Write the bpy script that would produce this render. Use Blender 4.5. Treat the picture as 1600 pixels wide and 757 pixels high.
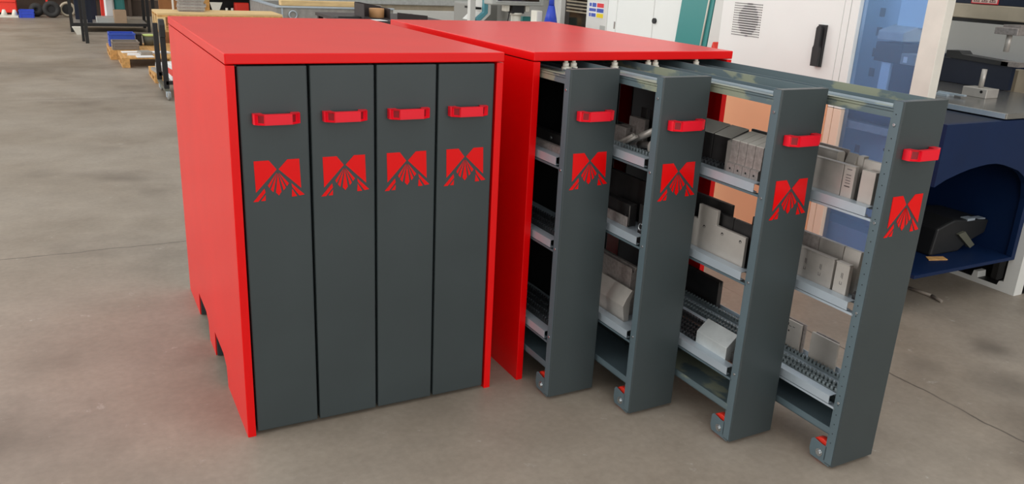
import bpy, bmesh, math, random
from mathutils import Vector, Matrix
R = random.Random(7)
PI = math.pi
for o in list(bpy.data.objects): bpy.data.objects.remove(o)
S = bpy.context.scene
COL = S.collection

# ------------------------------------------------------------------ camera
CX, CY, CZ = -0.372, -2.3657, 1.4664
YAW, PITCH, ROLL, FPX = 0.4993, 0.3266, 0.0510, 1279.4
fw = Vector((math.sin(YAW)*math.cos(PITCH), math.cos(YAW)*math.cos(PITCH), -math.sin(PITCH)))
ri = Vector((math.cos(YAW), -math.sin(YAW), 0)); up = ri.cross(fw)
r2 = ri*math.cos(ROLL) + up*math.sin(ROLL); u2 = up*math.cos(ROLL) - ri*math.sin(ROLL)
cam = bpy.data.cameras.new('camera'); co = bpy.data.objects.new('camera', cam); COL.objects.link(co)
co.matrix_world = Matrix(((r2.x, u2.x, -fw.x, CX), (r2.y, u2.y, -fw.y, CY), (r2.z, u2.z, -fw.z, CZ), (0, 0, 0, 1)))
cam.sensor_fit = 'HORIZONTAL'; cam.sensor_width = 36.0; cam.lens = 36.0*FPX/1600.0
cam.clip_start = 0.05; cam.clip_end = 200
S.camera = co

# ------------------------------------------------------------------ light
W = bpy.data.worlds.new('world'); S.world = W; W.use_nodes = True
wn = W.node_tree.nodes; wl = W.node_tree.links
bg = wn['Background']
bg.inputs['Color'].default_value = (0.99, 1.0, 0.99, 1)
bg.inputs['Strength'].default_value = 1.0
def area(name, loc, target, sx, sy, power, color):
    l = bpy.data.lights.new(name, 'AREA'); l.shape = 'RECTANGLE'; l.size = sx; l.size_y = sy
    l.energy = power; l.color = color
    o = bpy.data.objects.new(name, l); COL.objects.link(o); o.location = loc
    d = Vector(target) - Vector(loc); o.rotation_euler = d.to_track_quat('-Z', 'Z').to_euler()
    return o
area('gate_daylight', (-6.3, 1.5, 2.3), (0, 1.5, 2.0), 9.0, 4.2, 400, (1.0, 0.98, 0.95))
area('far_gate_daylight', (-6.3, 13.5, 2.3), (0, 13.5, 1.6), 8.0, 4.2, 520, (1.0, 0.98, 0.95))
area('front_fill', (0.8, -6.6, 2.6), (0.8, 0, 1.6), 9.0, 3.4, 190, (1.0, 0.98, 0.95))  # added fill from behind the camera, brightens the cabinet fronts
S.view_settings.view_transform = 'Standard'
S.view_settings.look = 'None'
S.view_settings.gamma = 1.0
S.view_settings.use_curve_mapping = False
S.view_settings.exposure = 0.0

# ------------------------------------------------------------------ materials
def lin(c):
    def f(v):
        v /= 255.0
        return v/12.92 if v <= 0.04045 else ((v+0.055)/1.055)**2.4
    return (f(c[0]), f(c[1]), f(c[2]), 1.0)
MATS = {}
def mat(name, rgb, rough=0.5, metal=0.0, spec=0.5, noise=0.0, scale=20.0, bump=0.0, bscale=200.0, rvar=0.0, coat=0.0, stretch=None, rgb2=None, th=None):
    """principled colour with a noise mix towards rgb2 (or lighter/darker by noise), optional bump"""
    m = bpy.data.materials.new(name); m.use_nodes = True
    n, l = m.node_tree.nodes, m.node_tree.links
    b = n['Principled BSDF']
    b.inputs['Base Color'].default_value = lin(rgb); b.inputs['Roughness'].default_value = rough
    b.inputs['Metallic'].default_value = metal; b.inputs['Specular IOR Level'].default_value = spec
    if coat: b.inputs['Coat Weight'].default_value = coat; b.inputs['Coat Roughness'].default_value = 0.15
    tc = n.new('ShaderNodeTexCoord'); mp = n.new('ShaderNodeMapping'); l.new(tc.outputs['Object'], mp.inputs['Vector'])
    if stretch: mp.inputs['Scale'].default_value = stretch
    if noise or rgb2:
        nz = n.new('ShaderNodeTexNoise'); nz.inputs['Scale'].default_value = scale; nz.inputs['Detail'].default_value = 6
        l.new(mp.outputs['Vector'], nz.inputs['Vector'])
        rp = n.new('ShaderNodeValToRGB')
        a = lin(rgb)
        if rgb2:
            rp.color_ramp.elements[0].color = a; rp.color_ramp.elements[1].color = lin(rgb2)
            t = th or (0.45, 0.6)
            rp.color_ramp.elements[0].position, rp.color_ramp.elements[1].position = t
        else:
            rp.color_ramp.elements[0].color = tuple(max(0, v*(1-noise)) for v in a[:3])+(1,)
            rp.color_ramp.elements[1].color = tuple(min(1, v*(1+noise)) for v in a[:3])+(1,)
            rp.color_ramp.elements[0].position = 0.3; rp.color_ramp.elements[1].position = 0.7
        l.new(nz.outputs['Fac'], rp.inputs['Fac']); l.new(rp.outputs['Color'], b.inputs['Base Color'])
        if rvar:
            mr = n.new('ShaderNodeMapRange'); mr.inputs['To Min'].default_value = max(0.02, rough-rvar); mr.inputs['To Max'].default_value = min(1, rough+rvar)
            l.new(nz.outputs['Fac'], mr.inputs['Value']); l.new(mr.outputs['Result'], b.inputs['Roughness'])
    if bump:
        nb = n.new('ShaderNodeTexNoise'); nb.inputs['Scale'].default_value = bscale; l.new(mp.outputs['Vector'], nb.inputs['Vector'])
        bp = n.new('ShaderNodeBump'); bp.inputs['Strength'].default_value = bump; bp.inputs['Distance'].default_value = 0.001
        l.new(nb.outputs['Fac'], bp.inputs['Height']); l.new(bp.outputs['Normal'], b.inputs['Normal'])
    MATS[name] = m
    return m

red = mat('red_powder_coat', (228, 4, 8), 0.30, 0, 0.32, noise=0.04, scale=3, bump=0.06, bscale=600)
grey = mat('anthracite_powder_coat', (59, 67, 69), 0.40, 0, 0.4, noise=0.06, scale=4, bump=0.08, bscale=700)
grey_in = mat('frame_paint_and_lit_flange', (88, 104, 111), 0.4, 0, 0.5, noise=0.06, scale=6)  # frame paint; on the drawer flange it stands for lit front paint
grey_worn = mat('worn_grey_paint', (92, 108, 113), 0.4, 0, 0.5, rgb2=(138, 144, 126), scale=8, th=(0.50, 0.54), stretch=(1, 0.55, 1))
dark_in = mat('dark_inner_shade_sheet', (34, 35, 37), 0.55)
hred = mat('red_plastic_handle', (232, 14, 40), 0.38, 0, 0.4)
hdark = mat('shaded_recess_red', (140, 8, 24), 0.5)  # handle red darkened, shade of the screw recess put into the colour
hole = mat('dark_hole', (10, 10, 11), 0.8)
galv = mat('galvanised_steel', (190, 202, 212), 0.36, 0.4, 0.5, noise=0.05, scale=6)
plate_m = mat('ground_table_steel', (150, 148, 144), 0.24, 0.75, 0.5, noise=0.05, scale=3)
white_pl = mat('white_plastic', (225, 222, 210), 0.45)
steel = mat('ground_steel', (178, 172, 166), 0.34, 0.35, 0.5, noise=0.08, scale=25, rvar=0.06)
steel_l = mat('bright_ground_steel', (190, 184, 177), 0.4, 0.35, 0.5, noise=0.07, scale=18)
steel_g = mat('lightened_ground_steel', (228, 224, 216), 0.3, 0.3, 0.5, noise=0.06, scale=20)  # bare ground tops, colour lightened because the channel above shades them
steel_d = mat('blackened_tool_steel', (54, 52, 52), 0.38, 0.3, 0.5, noise=0.2, scale=20)
steel_m = mat('speckled_tool_steel', (150, 142, 138), 0.42, 0.3, 0.5, noise=0.22, scale=80)
foil = mat('silver_foil', (215, 220, 220), 0.35, 0.45, 0.5, noise=0.06, scale=30, bump=0.5, bscale=60)
strip_m = mat('black_toothed_rail', (70, 73, 76), 0.32, 0.3, 0.5)
strip_z = mat('zinc_toothed_rail', (130, 140, 143), 0.35, 0.3, 0.5)
copper = mat('brown_copper_sheet', (150, 108, 88), 0.45, 0.3, 0.5, noise=0.1, scale=12)
bolt_m = mat('bolt_steel', (190, 195, 198), 0.25, 0.9)
enc_w = mat('light_grey_enclosure_paint', (238, 241, 238), 0.45, 0, 0.25, noise=0.02, scale=3)
enc_p = mat('peach_enclosure_tone', (238, 178, 136), 0.5, 0, 0.4, noise=0.03, scale=3)  # peach colour of the door below its split
enc_pp = mat('pale_peach_tone', (240, 214, 192), 0.5, 0, 0.3, noise=0.03, scale=3)  # pale peach colour of the lower frame posts
white_m = mat('white_machine_paint', (222, 222, 218), 0.42, 0, 0.45, noise=0.03, scale=4)
cream = mat('off_white_column_paint', (225, 220, 210), 0.45, 0, 0.4, noise=0.05, scale=10)
navy = mat('navy_machine_paint', (12, 35, 72), 0.5, 0, 0.25, noise=0.08, scale=5)
navy_d = mat('dark_navy_and_shade', (22, 32, 52), 0.5, 0, 0.4, noise=0.1, scale=6)
palebl = mat('pale_blue_panel', (212, 232, 248), 0.5, 0, 0.4, noise=0.03, scale=4)
black = mat('black_painted_steel', (24, 23, 24), 0.45, 0, 0.5)
blackpl = mat('black_plastic', (30, 31, 33), 0.5)
rubber = mat('dark_rubber', (48, 47, 46), 0.8, noise=0.1, scale=30)
wood = mat('pallet_wood', (206, 158, 98), 0.75, 0, 0.3, noise=0.2, scale=6, stretch=(6, 1, 6))
wood_l = mat('pale_new_wood', (222, 190, 138), 0.7, 0, 0.3, noise=0.14, scale=5, stretch=(1, 6, 6))
board = mat('brown_fibreboard', (150, 100, 58), 0.8, noise=0.12, scale=10)
card = mat('cardboard', (172, 146, 120), 0.8, noise=0.06, scale=8)
teal = mat('teal_machine_paint', (62, 142, 140), 0.4, 0, 0.45)
tealb = mat('blue_teal_trim', (96, 164, 178), 0.4)
blue = mat('blue_plastic', (52, 84, 186), 0.45, noise=0.05, scale=10)
blueb = mat('royal_blue_plastic', (40, 70, 190), 0.4)
greypl = mat('grey_plastic', (132, 122, 112), 0.6, noise=0.06, scale=10)
lime = mat('lime_green_plastic', (196, 214, 130), 0.5)
paper = mat('white_paper', (225, 225, 225), 0.8)
redb = mat('bright_red_plastic', (226, 52, 36), 0.45)
zinc = mat('scratched_zinc_sheet', (168, 166, 162), 0.42, 0.5, 0.5, noise=0.14, scale=14)
concrete_b = mat('light_grey_cast', (186, 188, 186), 0.55, noise=0.1, scale=30)
beige = mat('beige_worn_steel', (178, 166, 146), 0.42, 0.3, 0.5, noise=0.12, scale=8)
wallm = mat('dirty_brown_wall', (140, 124, 102), 0.85, noise=0.2, scale=1.2)
walld = mat('dark_stained_wall_base', (70, 56, 46), 0.8, noise=0.2, scale=2)
wallw = mat('light_hall_wall', (196, 196, 192), 0.8, noise=0.04, scale=1.0)
signw = mat('white_sign', (236, 236, 236), 0.5)
sblue = mat('sign_blue', (70, 92, 180), 0.5)
sred = mat('sign_red', (226, 60, 66), 0.5)
syel = mat('sign_yellow', (240, 214, 40), 0.5)
spink = mat('sign_pink_white', (232, 200, 190), 0.5)
sink = mat('sign_dark_ink', (110, 60, 56), 0.6)
faint = mat('faint_engraving', (120, 116, 114), 0.5, 0.4)
monit = mat('grey_monitor_case', (178, 180, 176), 0.5)
cyl_g = mat('grey_cast_housing', (150, 150, 146), 0.45)
olive = mat('dark_olive_bin', (92, 92, 80), 0.6)
brownp = mat('brown_strip', (150, 112, 84), 0.6)
tape = mat('brown_kraft_tape', (196, 146, 98), 0.6)
dkbrown = mat('dark_brown_box', (48, 38, 38), 0.6)
winbl = mat('dark_window_glass', (40, 32, 28), 0.08, 0, 0.6, noise=0.3, scale=3)

# floor
def floor_material():
    m = bpy.data.materials.new('stained_concrete'); m.use_nodes = True
    n, l = m.node_tree.nodes, m.node_tree.links; b = n['Principled BSDF']
    tc = n.new('ShaderNodeTexCoord')
    def noise(sc, det=6, off=(0, 0, 0), rough=0.55):
        mp = n.new('ShaderNodeMapping'); mp.inputs['Location'].default_value = off; l.new(tc.outputs['Object'], mp.inputs['Vector'])
        z = n.new('ShaderNodeTexNoise'); z.inputs['Scale'].default_value = sc; z.inputs['Detail'].default_value = det; z.inputs['Roughness'].default_value = rough
        l.new(mp.outputs['Vector'], z.inputs['Vector']); return z.outputs['Fac']
    def ramp(f, stops):
        r = n.new('ShaderNodeValToRGB'); l.new(f, r.inputs['Fac']); e = r.color_ramp.elements
        e[0].position, e[0].color = stops[0][0], stops[0][1]; e[1].position, e[1].color = stops[-1][0], stops[-1][1]
        for p, c in stops[1:-1]:
            k = e.new(p); k.color = c
        return r.outputs['Color']
    def mix(kind, fac, a, c):
        x = n.new('ShaderNodeMix'); x.data_type = 'RGBA'; x.blend_type = kind
        if isinstance(fac, (int, float)): x.inputs[0].default_value = fac
        else: l.new(fac, x.inputs[0])
        for s, v in ((6, a), (7, c)):
            if isinstance(v, tuple): x.inputs[s].default_value = v
            else: l.new(v, x.inputs[s])
        return x.outputs[2]
    def g(v): return (v, v, v, 1)
    base = ramp(noise(0.9, 5), [(0.3, lin((132, 120, 106))), (0.5, lin((147, 136, 123))), (0.72, lin((158, 148, 136)))])
    base = mix('MULTIPLY', 0.55, base, ramp(noise(3.5, 8, (3, 1, 0), 0.7), [(0.3, g(0.72)), (0.7, g(1.12))]))
    base = mix('MULTIPLY', 0.4, base, ramp(noise(40, 4), [(0.3, g(0.8)), (0.7, g(1.15))]))
    # dark oil patches
    base = mix('MULTIPLY', ramp(noise(1.3, 3, (7.3, 2.2, 0), 0.5), [(0.58, g(0)), (0.75, g(0.45))]), base, lin((120, 106, 94)))
    # single oil spills with soft ragged edges
    for (px_, py_, rr_, am_) in ((3.02, -0.53, 0.17, 0.6), (2.76, -0.77, 0.2, 0.5), (2.57, -0.52, 0.14, 0.35), (-0.95, 9.2, 0.9, 0.4), (-0.55, 0.1, 0.35, 0.2)):
        vm = n.new('ShaderNodeVectorMath'); vm.operation = 'DISTANCE'; l.new(tc.outputs['Object'], vm.inputs[0]); vm.inputs[1].default_value = (px_, py_, 0)
        ad = n.new('ShaderNodeMath'); ad.operation = 'MULTIPLY_ADD'; l.new(noise(6, 5, (px_, py_, 0)), ad.inputs[0]); ad.inputs[1].default_value = rr_*0.9; l.new(vm.outputs['Value'], ad.inputs[2])
        mr = n.new('ShaderNodeMapRange'); mr.interpolation_type = 'SMOOTHSTEP'; mr.inputs['From Min'].default_value = rr_*0.45; mr.inputs['From Max'].default_value = rr_*1.45; mr.inputs['To Min'].default_value = am_; mr.inputs['To Max'].default_value = 0
        l.new(ad.outputs[0], mr.inputs['Value']); base = mix('MIX', mr.outputs['Result'], base, lin((78, 70, 62)))
    # pale scuffs
    base = mix('MIX', ramp(noise(11, 8, (1.3, 9.2, 0), 0.75), [(0.62, g(0)), (0.72, g(0.45))]), base, lin((206, 202, 196)))
    # joints: x = 2.38 and y ~ 0.92 (hairline, wobbling)
    sx = n.new('ShaderNodeSeparateXYZ'); l.new(tc.outputs['Object'], sx.inputs[0])
    wob = noise(5, 5, (4, 4, 0))
    def math_(op, a, c):
        x = n.new('ShaderNodeMath'); x.operation = op
        for i, v in enumerate((a, c)):
            if isinstance(v, (int, float)): x.inputs[i].default_value = v
            else: l.new(v, x.inputs[i])
        return x.outputs[0]
    w2 = math_('MULTIPLY', math_('SUBTRACT', wob, 0.5), 0.05)
    def joint(axis, pos, slope=0.0):
        v = math_('ADD', sx.outputs[axis], w2)
        if slope: v = math_('SUBTRACT', v, math_('MULTIPLY', sx.outputs[1-axis], slope))
        d = math_('ABSOLUTE', math_('SUBTRACT', v, pos), 0)
        r = n.new('ShaderNodeMapRange'); r.inputs['From Min'].default_value = 0.002; r.inputs['From Max'].default_value = 0.006
        r.inputs['To Min'].default_value = 1; r.inputs['To Max'].default_value = 0; l.new(d, r.inputs['Value']); return r.outputs['Result']
    j = math_('MAXIMUM', math_('MAXIMUM', joint(0, 2.38), joint(1, JY, JS)), joint(1, JY+4.78, 0.0))
    jf = math_('MULTIPLY', j, ramp(noise(2.2, 4, (2, 8, 0)), [(0.3, g(0.15)), (0.5, g(0.8))]))
    base = mix('MIX', jf, base, lin((72, 64, 58)))
    l.new(base, b.inputs['Base Color'])
    rr = n.new('ShaderNodeMapRange'); rr.inputs['To Min'].default_value = 0.32; rr.inputs['To Max'].default_value = 0.62
    l.new(noise(2.4, 6, (9, 5, 0)), rr.inputs['Value']); l.new(rr.outputs['Result'], b.inputs['Roughness'])
    b.inputs['Specular IOR Level'].default_value = 0.4
    bp = n.new('ShaderNodeBump'); bp.inputs['Strength'].default_value = 0.12; bp.inputs['Distance'].default_value = 0.002
    l.new(noise(60, 5), bp.inputs['Height']); l.new(bp.outputs['Normal'], b.inputs['Normal'])
    return m
JY, JS = 2.03, 0.0
floor_m = floor_material()
def glass_material():
    m = bpy.data.materials.new('blue_tinted_glass'); m.use_nodes = True
    n, l = m.node_tree.nodes, m.node_tree.links
    for k in list(n): n.remove(k)
    o = n.new('ShaderNodeOutputMaterial'); t = n.new('ShaderNodeBsdfTransparent'); t.inputs['Color'].default_value = (0.80, 0.89, 1.0, 1)
    g = n.new('ShaderNodeBsdfGlossy'); g.inputs['Roughness'].default_value = 0.03; g.inputs['Color'].default_value = (0.9, 0.95, 1, 1)
    f = n.new('ShaderNodeFresnel'); f.inputs['IOR'].default_value = 1.18
    d = n.new('ShaderNodeBsdfDiffuse'); d.inputs['Color'].default_value = lin((170, 206, 246)); h = n.new('ShaderNodeMixShader'); h.inputs[0].default_value = 0.16
    l.new(t.outputs[0], h.inputs[1]); l.new(d.outputs[0], h.inputs[2])
    x = n.new('ShaderNodeMixShader'); l.new(f.outputs[0], x.inputs[0]); l.new(h.outputs[0], x.inputs[1]); l.new(g.outputs[0], x.inputs[2]); l.new(x.outputs[0], o.inputs['Surface'])
    return m
glass = glass_material()

# ------------------------------------------------------------------ builders
class MB:
    def __init__(s): s.v = []; s.f = []; s.sm = []
    def add(s, vs, fs, smooth=False):
        o = len(s.v); s.v += [tuple(v) for v in vs]; s.f += [tuple(i+o for i in f) for f in fs]; s.sm += [smooth]*len(fs); return s
    def box(s, x0, x1, y0, y1, z0, z1):
        vs = [(x, y, z) for z in (z0, z1) for y in (y0, y1) for x in (x0, x1)]
        return s.add(vs, [(0, 2, 3, 1), (4, 5, 7, 6), (0, 1, 5, 4), (2, 6, 7, 3), (0, 4, 6, 2), (1, 3, 7, 5)])
    def prism(s, pts, a0, a1, axis='y'):
        """polygon pts extruded; axis y: pts=(x,z); x: pts=(y,z); z: pts=(x,y)"""
        n = len(pts)
        ar = sum(pts[i][0]*pts[(i+1) % n][1]-pts[(i+1) % n][0]*pts[i][1] for i in range(n))
        if ar < 0: pts = list(reversed(pts))
        if axis == 'y': P = lambda p, a: (p[0], a, p[1])
        elif axis == 'x': P = lambda p, a: (a, p[0], p[1])
        else: P = lambda p, a: (p[0], p[1], a)
        vs = [P(p, a0) for p in pts]+[P(p, a1) for p in pts]
        fs = [tuple(range(n)), tuple(range(2*n-1, n-1, -1))]+[(i, i+n, (i+1) % n+n, (i+1) % n) for i in range(n)]
        if axis != 'y': fs = [tuple(reversed(f)) for f in fs]
        return s.add(vs, fs)
    def cyl(s, c, r, h, axis='z', seg=16, r1=None, ri=0.0):
        """cylinder from c along axis by h (ri>0: ring)"""
        r1 = r if r1 is None else r1
        A = {'x': (Vector((0, 1, 0)), Vector((0, 0, 1)), Vector((1, 0, 0))), 'y': (Vector((0, 0, 1)), Vector((1, 0, 0)), Vector((0, 1, 0))), 'z': (Vector((1, 0, 0)), Vector((0, 1, 0)), Vector((0, 0, 1)))}[axis]
        c = Vector(c); vs = []; fs = []
        an = [2*PI*i/seg for i in range(seg)]
        for (rr, hh) in ((r, 0), (r1, h)): vs += [c+A[2]*hh+(A[0]*math.cos(a)+A[1]*math.sin(a))*rr for a in an]
        if ri:
            k = ri/r
            for (rr, hh) in ((r*k, 0), (r1*k, h)): vs += [c+A[2]*hh+(A[0]*math.cos(a)+A[1]*math.sin(a))*rr for a in an]
            o = len(s.v)
            sd = []
            for i in range(seg):
                j = (i+1) % seg
                sd += [(i, j, j+seg, i+seg), (i+2*seg, i+3*seg, j+3*seg, j+2*seg)]
                fs += [(i, i+2*seg, j+2*seg, j), (i+seg, j+seg, j+3*seg, i+3*seg)]
            s.add(vs, sd, True); s.f += [tuple(i+o for i in f) for f in fs]; s.sm += [False]*len(fs); return s
        o = len(s.v)
        s.add(vs, [(i, (i+1) % seg, (i+1) % seg+seg, i+seg) for i in range(seg)], True)
        s.f += [tuple(o+i for i in range(seg-1, -1, -1)), tuple(o+i for i in range(seg, 2*seg))]; s.sm += [False, False]
        return s
    def rod(s, p, q, r, seg=10):
        p, q = Vector(p), Vector(q); d = (q-p).normalized()
        a = d.orthogonal().normalized(); b = d.cross(a)
        vs = [x+(a*math.cos(2*PI*i/seg)+b*math.sin(2*PI*i/seg))*r for x in (p, q) for i in range(seg)]
        o = len(s.v)
        s.add(vs, [(i, (i+1) % seg, (i+1) % seg+seg, i+seg) for i in range(seg)], True)
        s.f += [tuple(o+i for i in range(seg-1, -1, -1)), tuple(o+i for i in range(seg, 2*seg))]; s.sm += [False, False]
        return s
    def torus(s, c, R_, r, axis='y', seg=24, k=10, sq=1.0):
        A = {'x': (Vector((0, 1, 0)), Vector((0, 0, 1)), Vector((1, 0, 0))), 'y': (Vector((0, 0, 1)), Vector((1, 0, 0)), Vector((0, 1, 0))), 'z': (Vector((1, 0, 0)), Vector((0, 1, 0)), Vector((0, 0, 1)))}[axis]
        c = Vector(c); vs = []; fs = []
        for i in range(seg):
            a = 2*PI*i/seg; d = A[0]*math.cos(a)+A[1]*math.sin(a)
            for j in range(k):
                b = 2*PI*j/k; vs.append(c+d*(R_+r*math.cos(b))+A[2]*(r*sq*math.sin(b)))
        for i in range(seg):
            for j in range(k):
                fs.append((i*k+j, ((i+1) % seg)*k+j, ((i+1) % seg)*k+(j+1) % k, i*k+(j+1) % k))
        return s.add(vs, fs, True)
    def build(s, name, m, parent=None, bevel=0.0, seg=1, loc=None, rotz=0.0):
        me = bpy.data.meshes.new(name)
        me.from_pydata(s.v, [], s.f)
        me.polygons.foreach_set('use_smooth', s.sm)
        bm = bmesh.new(); bm.from_mesh(me)
        if bevel:
            ed = [e for e in bm.edges if len(e.link_faces) == 2 and e.calc_face_angle(0) > 0.6]
            bmesh.ops.bevel(bm, geom=ed, offset=bevel, segments=seg, affect='EDGES', profile=0.5)
        bmesh.ops.recalc_face_normals(bm, faces=bm.faces)
        bm.to_mesh(me); bm.free()
        me.materials.append(m)
        o = bpy.data.objects.new(name, me); COL.objects.link(o)
        if parent: o.parent = parent
        if loc: o.location = loc
        if rotz: o.rotation_euler.z = rotz
        return o
def link_mesh(name, me, parent, loc=(0, 0, 0), rot=None):
    o = bpy.data.objects.new(name, me); COL.objects.link(o); o.parent = parent; o.location = loc
    if rot: o.rotation_euler = rot
    return o
def empty(name, loc=(0, 0, 0), rz=0.0):
    o = bpy.data.objects.new(name, None); COL.objects.link(o); o.location = loc; o.rotation_euler.z = rz; o.empty_display_size = 0.1
    return o
def tag(o, label, cat, group=None):
    o['label'] = label; o['category'] = cat
    if group: o['group'] = group
    return o
def struct(o, label, cat):
    o['kind'] = 'structure'; o['label'] = label; o['category'] = cat; return o
B_ = lambda *a: MB().box(*a)

# ------------------------------------------------------------------ the hall
struct(MB().add([(-9, -7, 0), (12, -7, 0), (12, 19, 0), (-9, 19, 0)], [(0, 1, 2, 3)]).build('floor', floor_m), 'stained grey concrete workshop floor with hairline joints', 'floor')
wb = B_(-7, 12, 17.9, 18.1, 0, 6).build('wall_back', wallm); struct(wb, 'dirty brown end wall of the workshop', 'wall')
B_(-7, 12, 17.84, 17.9, 0, 0.34).build('wall_base', walld, wb)
wl_ = MB().box(-6.6, -6.4, -7, -3.2, 0, 6).box(-6.6, -6.4, 6.2, 9.4, 0, 6).box(-6.6, -6.4, -3.2, 6.2, 4.5, 6).box(-6.6, -6.4, 9.4, 17.6, 4.5, 6).box(-6.6, -6.4, 17.6, 17.9, 0, 6).build('wall_left', wallw)
struct(wl_, 'light side wall with two wide open gates', 'wall')
wf_ = MB().box(-6.4, -3.9, -6.9, -6.7, 0, 6).box(5.5, 9, -6.9, -6.7, 0, 6).box(-3.9, 5.5, -6.9, -6.7, 0, .8).box(-3.9, 5.5, -6.9, -6.7, 4.4, 6).build('wall_front', wallw)  # long opening added to go with the front fill lamp
struct(wf_, 'light wall behind the camera with an opening added for the fill lamp', 'wall')
struct(B_(9, 9.2, -7, 17.9, 0, 6).build('wall_right', wallw), 'light grey side wall behind the machines', 'wall')

# ------------------------------------------------------------------ tool cabinets
CW, CD, CH, TS = 0.856, 1.343, 1.2, 0.0295
MG = 0.0275; PITCHW = (CW-2*MG)/4; GAP = 0.0035
BX, BY, BYAW = 0.9708, 0.0093, 0.0093

def logo_mb():
    polys = [
        [(.045, 1), (.33, 1), (.472, .770), (.06, .225)],
        [(.510, .770), (.685, 1), (.915, 1), (.935, .265)],
        [(.470, .690), (.292, .385), (.318, .315)], [(.479, .680), (.340, .280), (.392, .205)],
        [(.489, .675), (.440, .195), (.497, .115), (.548, .205)], [(.499, .680), (.590, .235), (.633, .300)],
        [(.508, .690), (.656, .335), (.698, .405)],
        [(.0, .0), (.225, .315), (.240, .215), (.095, .0)], [(.145, .01), (.240, .155), (.235, .01)],
        [(.745, .40), (1, .09), (.895, .075), (.76, .305)], [(.755, .265), (.85, .065), (.745, .06)]]
    b = MB()
    for p in polys: b.prism([(u*.150, v*.121) for u, v in p], -0.0012, 0.0008, 'y')
    return b
LOGO = logo_mb().build('logo', red); 
HAN = None
def handle_mesh():
    b = MB()
    pts = [(0, 0), (0, -.020), (.004, -.025), (.026, -.040), (.106, -.040), (.128, -.025), (.132, -.020), (.132, 0), (.108, 0), (.106, -.016), (.099, -.024), (.033, -.024), (.026, -.016), (.024, 0)]
    b.prism(pts, -.015, .015, 'z')
    me = bpy.data.meshes.new('handle'); me.from_pydata(b.v, [], b.f)
    bm = bmesh.new(); bm.from_mesh(me)
    bmesh.ops.recalc_face_normals(bm, faces=bm.faces)
    fs = [f for f in bm.faces if f.normal.y < -0.5 and abs(f.normal.x) > 0.4 and f.calc_area() > 4e-4]
    for f in fs:
        n = f.normal.copy()
        r = bmesh.ops.inset_individual(bm, faces=[f], thickness=.0042); f.material_index = 1
        bmesh.ops.translate(bm, verts=f.verts, vec=-n*.010)
    ed = [e for e in bm.edges if len(e.link_faces) == 2 and e.calc_face_angle(0) > 0.5 and e.calc_length() > .02]
    bmesh.ops.bevel(bm, geom=ed, offset=.0016, segments=2, affect='EDGES')
    bm.to_mesh(me); bm.free(); me.materials.append(hred); me.materials.append(hdark)
    return me
HME = handle_mesh()
LME = LOGO.data; bpy.data.objects.remove(LOGO)
TOOTH_P = 0.0165
def strip_mesh(m, length, h=.020):
    b = MB(); n = int(length/TOOTH_P)
    b.box(-.0055, .0055, 0, n*TOOTH_P, 0, .004)
    b.box(-.0055, -.0040, 0, n*TOOTH_P, .004, h*.45); b.box(.0040, .0055, 0, n*TOOTH_P, .004, h*.45)
    for i in range(n):
        y = i*TOOTH_P
        b.box(-.0055, -.0040, y+.004, y+.0125, h*.45, h); b.box(.0040, .0055, y+.004, y+.0125, h*.45, h)
        b.box(-.0040, .0040, y+.0035, y+.0060, h*.70, h*.98)
    o = b.build('toothed_rail', m); me = o.data; bpy.data.objects.remove(o); return me
STR = {}
def strip(m, length):
    k = (m.name, round(length, 3))
    if k not in STR: STR[k] = strip_mesh(m, length)
    return STR[k]

def cabinet_shell(root, with_back=True):
    rd = red
    top = MB().box(-.001, CW+.001, -.001, CD, CH-TS, CH).build('top_panel', rd, root, .003, 2)
    # side panels with fork slots in their foot
    def side(x0, x1, name):
        pts = [(0, 0), (.36, 0), (.37, .075), (.43, .1), (.62, .1), (.625, 0), (.77, 0), (.78, .075), (.83, .1), (1.03, .1), (1.035, 0), (CD, 0), (CD, CH-TS-.003), (0, CH-TS-.003)]
        lf = x0 < .1; out = x0 if lf else x1-.004
        pr = [(.0015, 0), (.0245, 0), (.0245, .035), (.004, .035), (.004, .36), (0, .36), (0, .0015)]
        if not lf: pr = [(CW-a, b_) for a, b_ in pr]
        b = MB().prism(pr, 0, CH-TS-.003, 'z').prism([(.36, 0)]+pts[2:-1]+[(.36, CH-TS-.003)], out, out+.004, 'x')
        b.box(x0+(.004 if lf else 0), x1-(0 if lf else .004), CD-.03, CD-.021, .1, CH-TS-.003)
        return b.build(name, rd, root)
    side(0, .0245, 'side_panel'); side(CW-.0245, CW, 'side_panel')
    B_(.0245, CW-.0245, CD-.02, CD-.002, .1, CH-TS).build('back_panel', dark_in, root)
    B_(.026, CW-.026, .06, CD-.03, .095, .100).build('floor_panel', dark_in, root) if with_back else None
    for yy in (.612, 1.022):
        for x0 in (.0045, CW-.0545): B_(x0, x0+.05, yy, yy+.09, .004, .095).build('foot', grey, root)

# closed cabinet
A = tag(empty('tool_cabinet', (0, 0, 0)), 'red tool cabinet with all four dark grey drawers closed', 'cabinet', 'red tool cabinets')
cabinet_shell(A)
ZT, ZB = 1.1655, .012
def handle_logo(parent, x, yf, w):
    h = link_mesh('handle', HME, parent, (x+.033, yf, 1.020)); 
    g = link_mesh('logo', LME, parent, (x+.0245, yf, .775)); g['label'] = 'red angular M emblem with fan rays'
for i in range(4):
    x = MG+i*PITCHW+GAP
    w = PITCHW-2*GAP
    d = MB().box(x, x+w, .002, .05, ZB, ZT).build('drawer', grey, A, .004, 2)
    handle_logo(d, x, .002, w)
B_(MG-.002, CW-MG+.002, .055, .06, .1, CH-TS-.002).build('inner_shadow_panel', dark_in, A)

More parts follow.
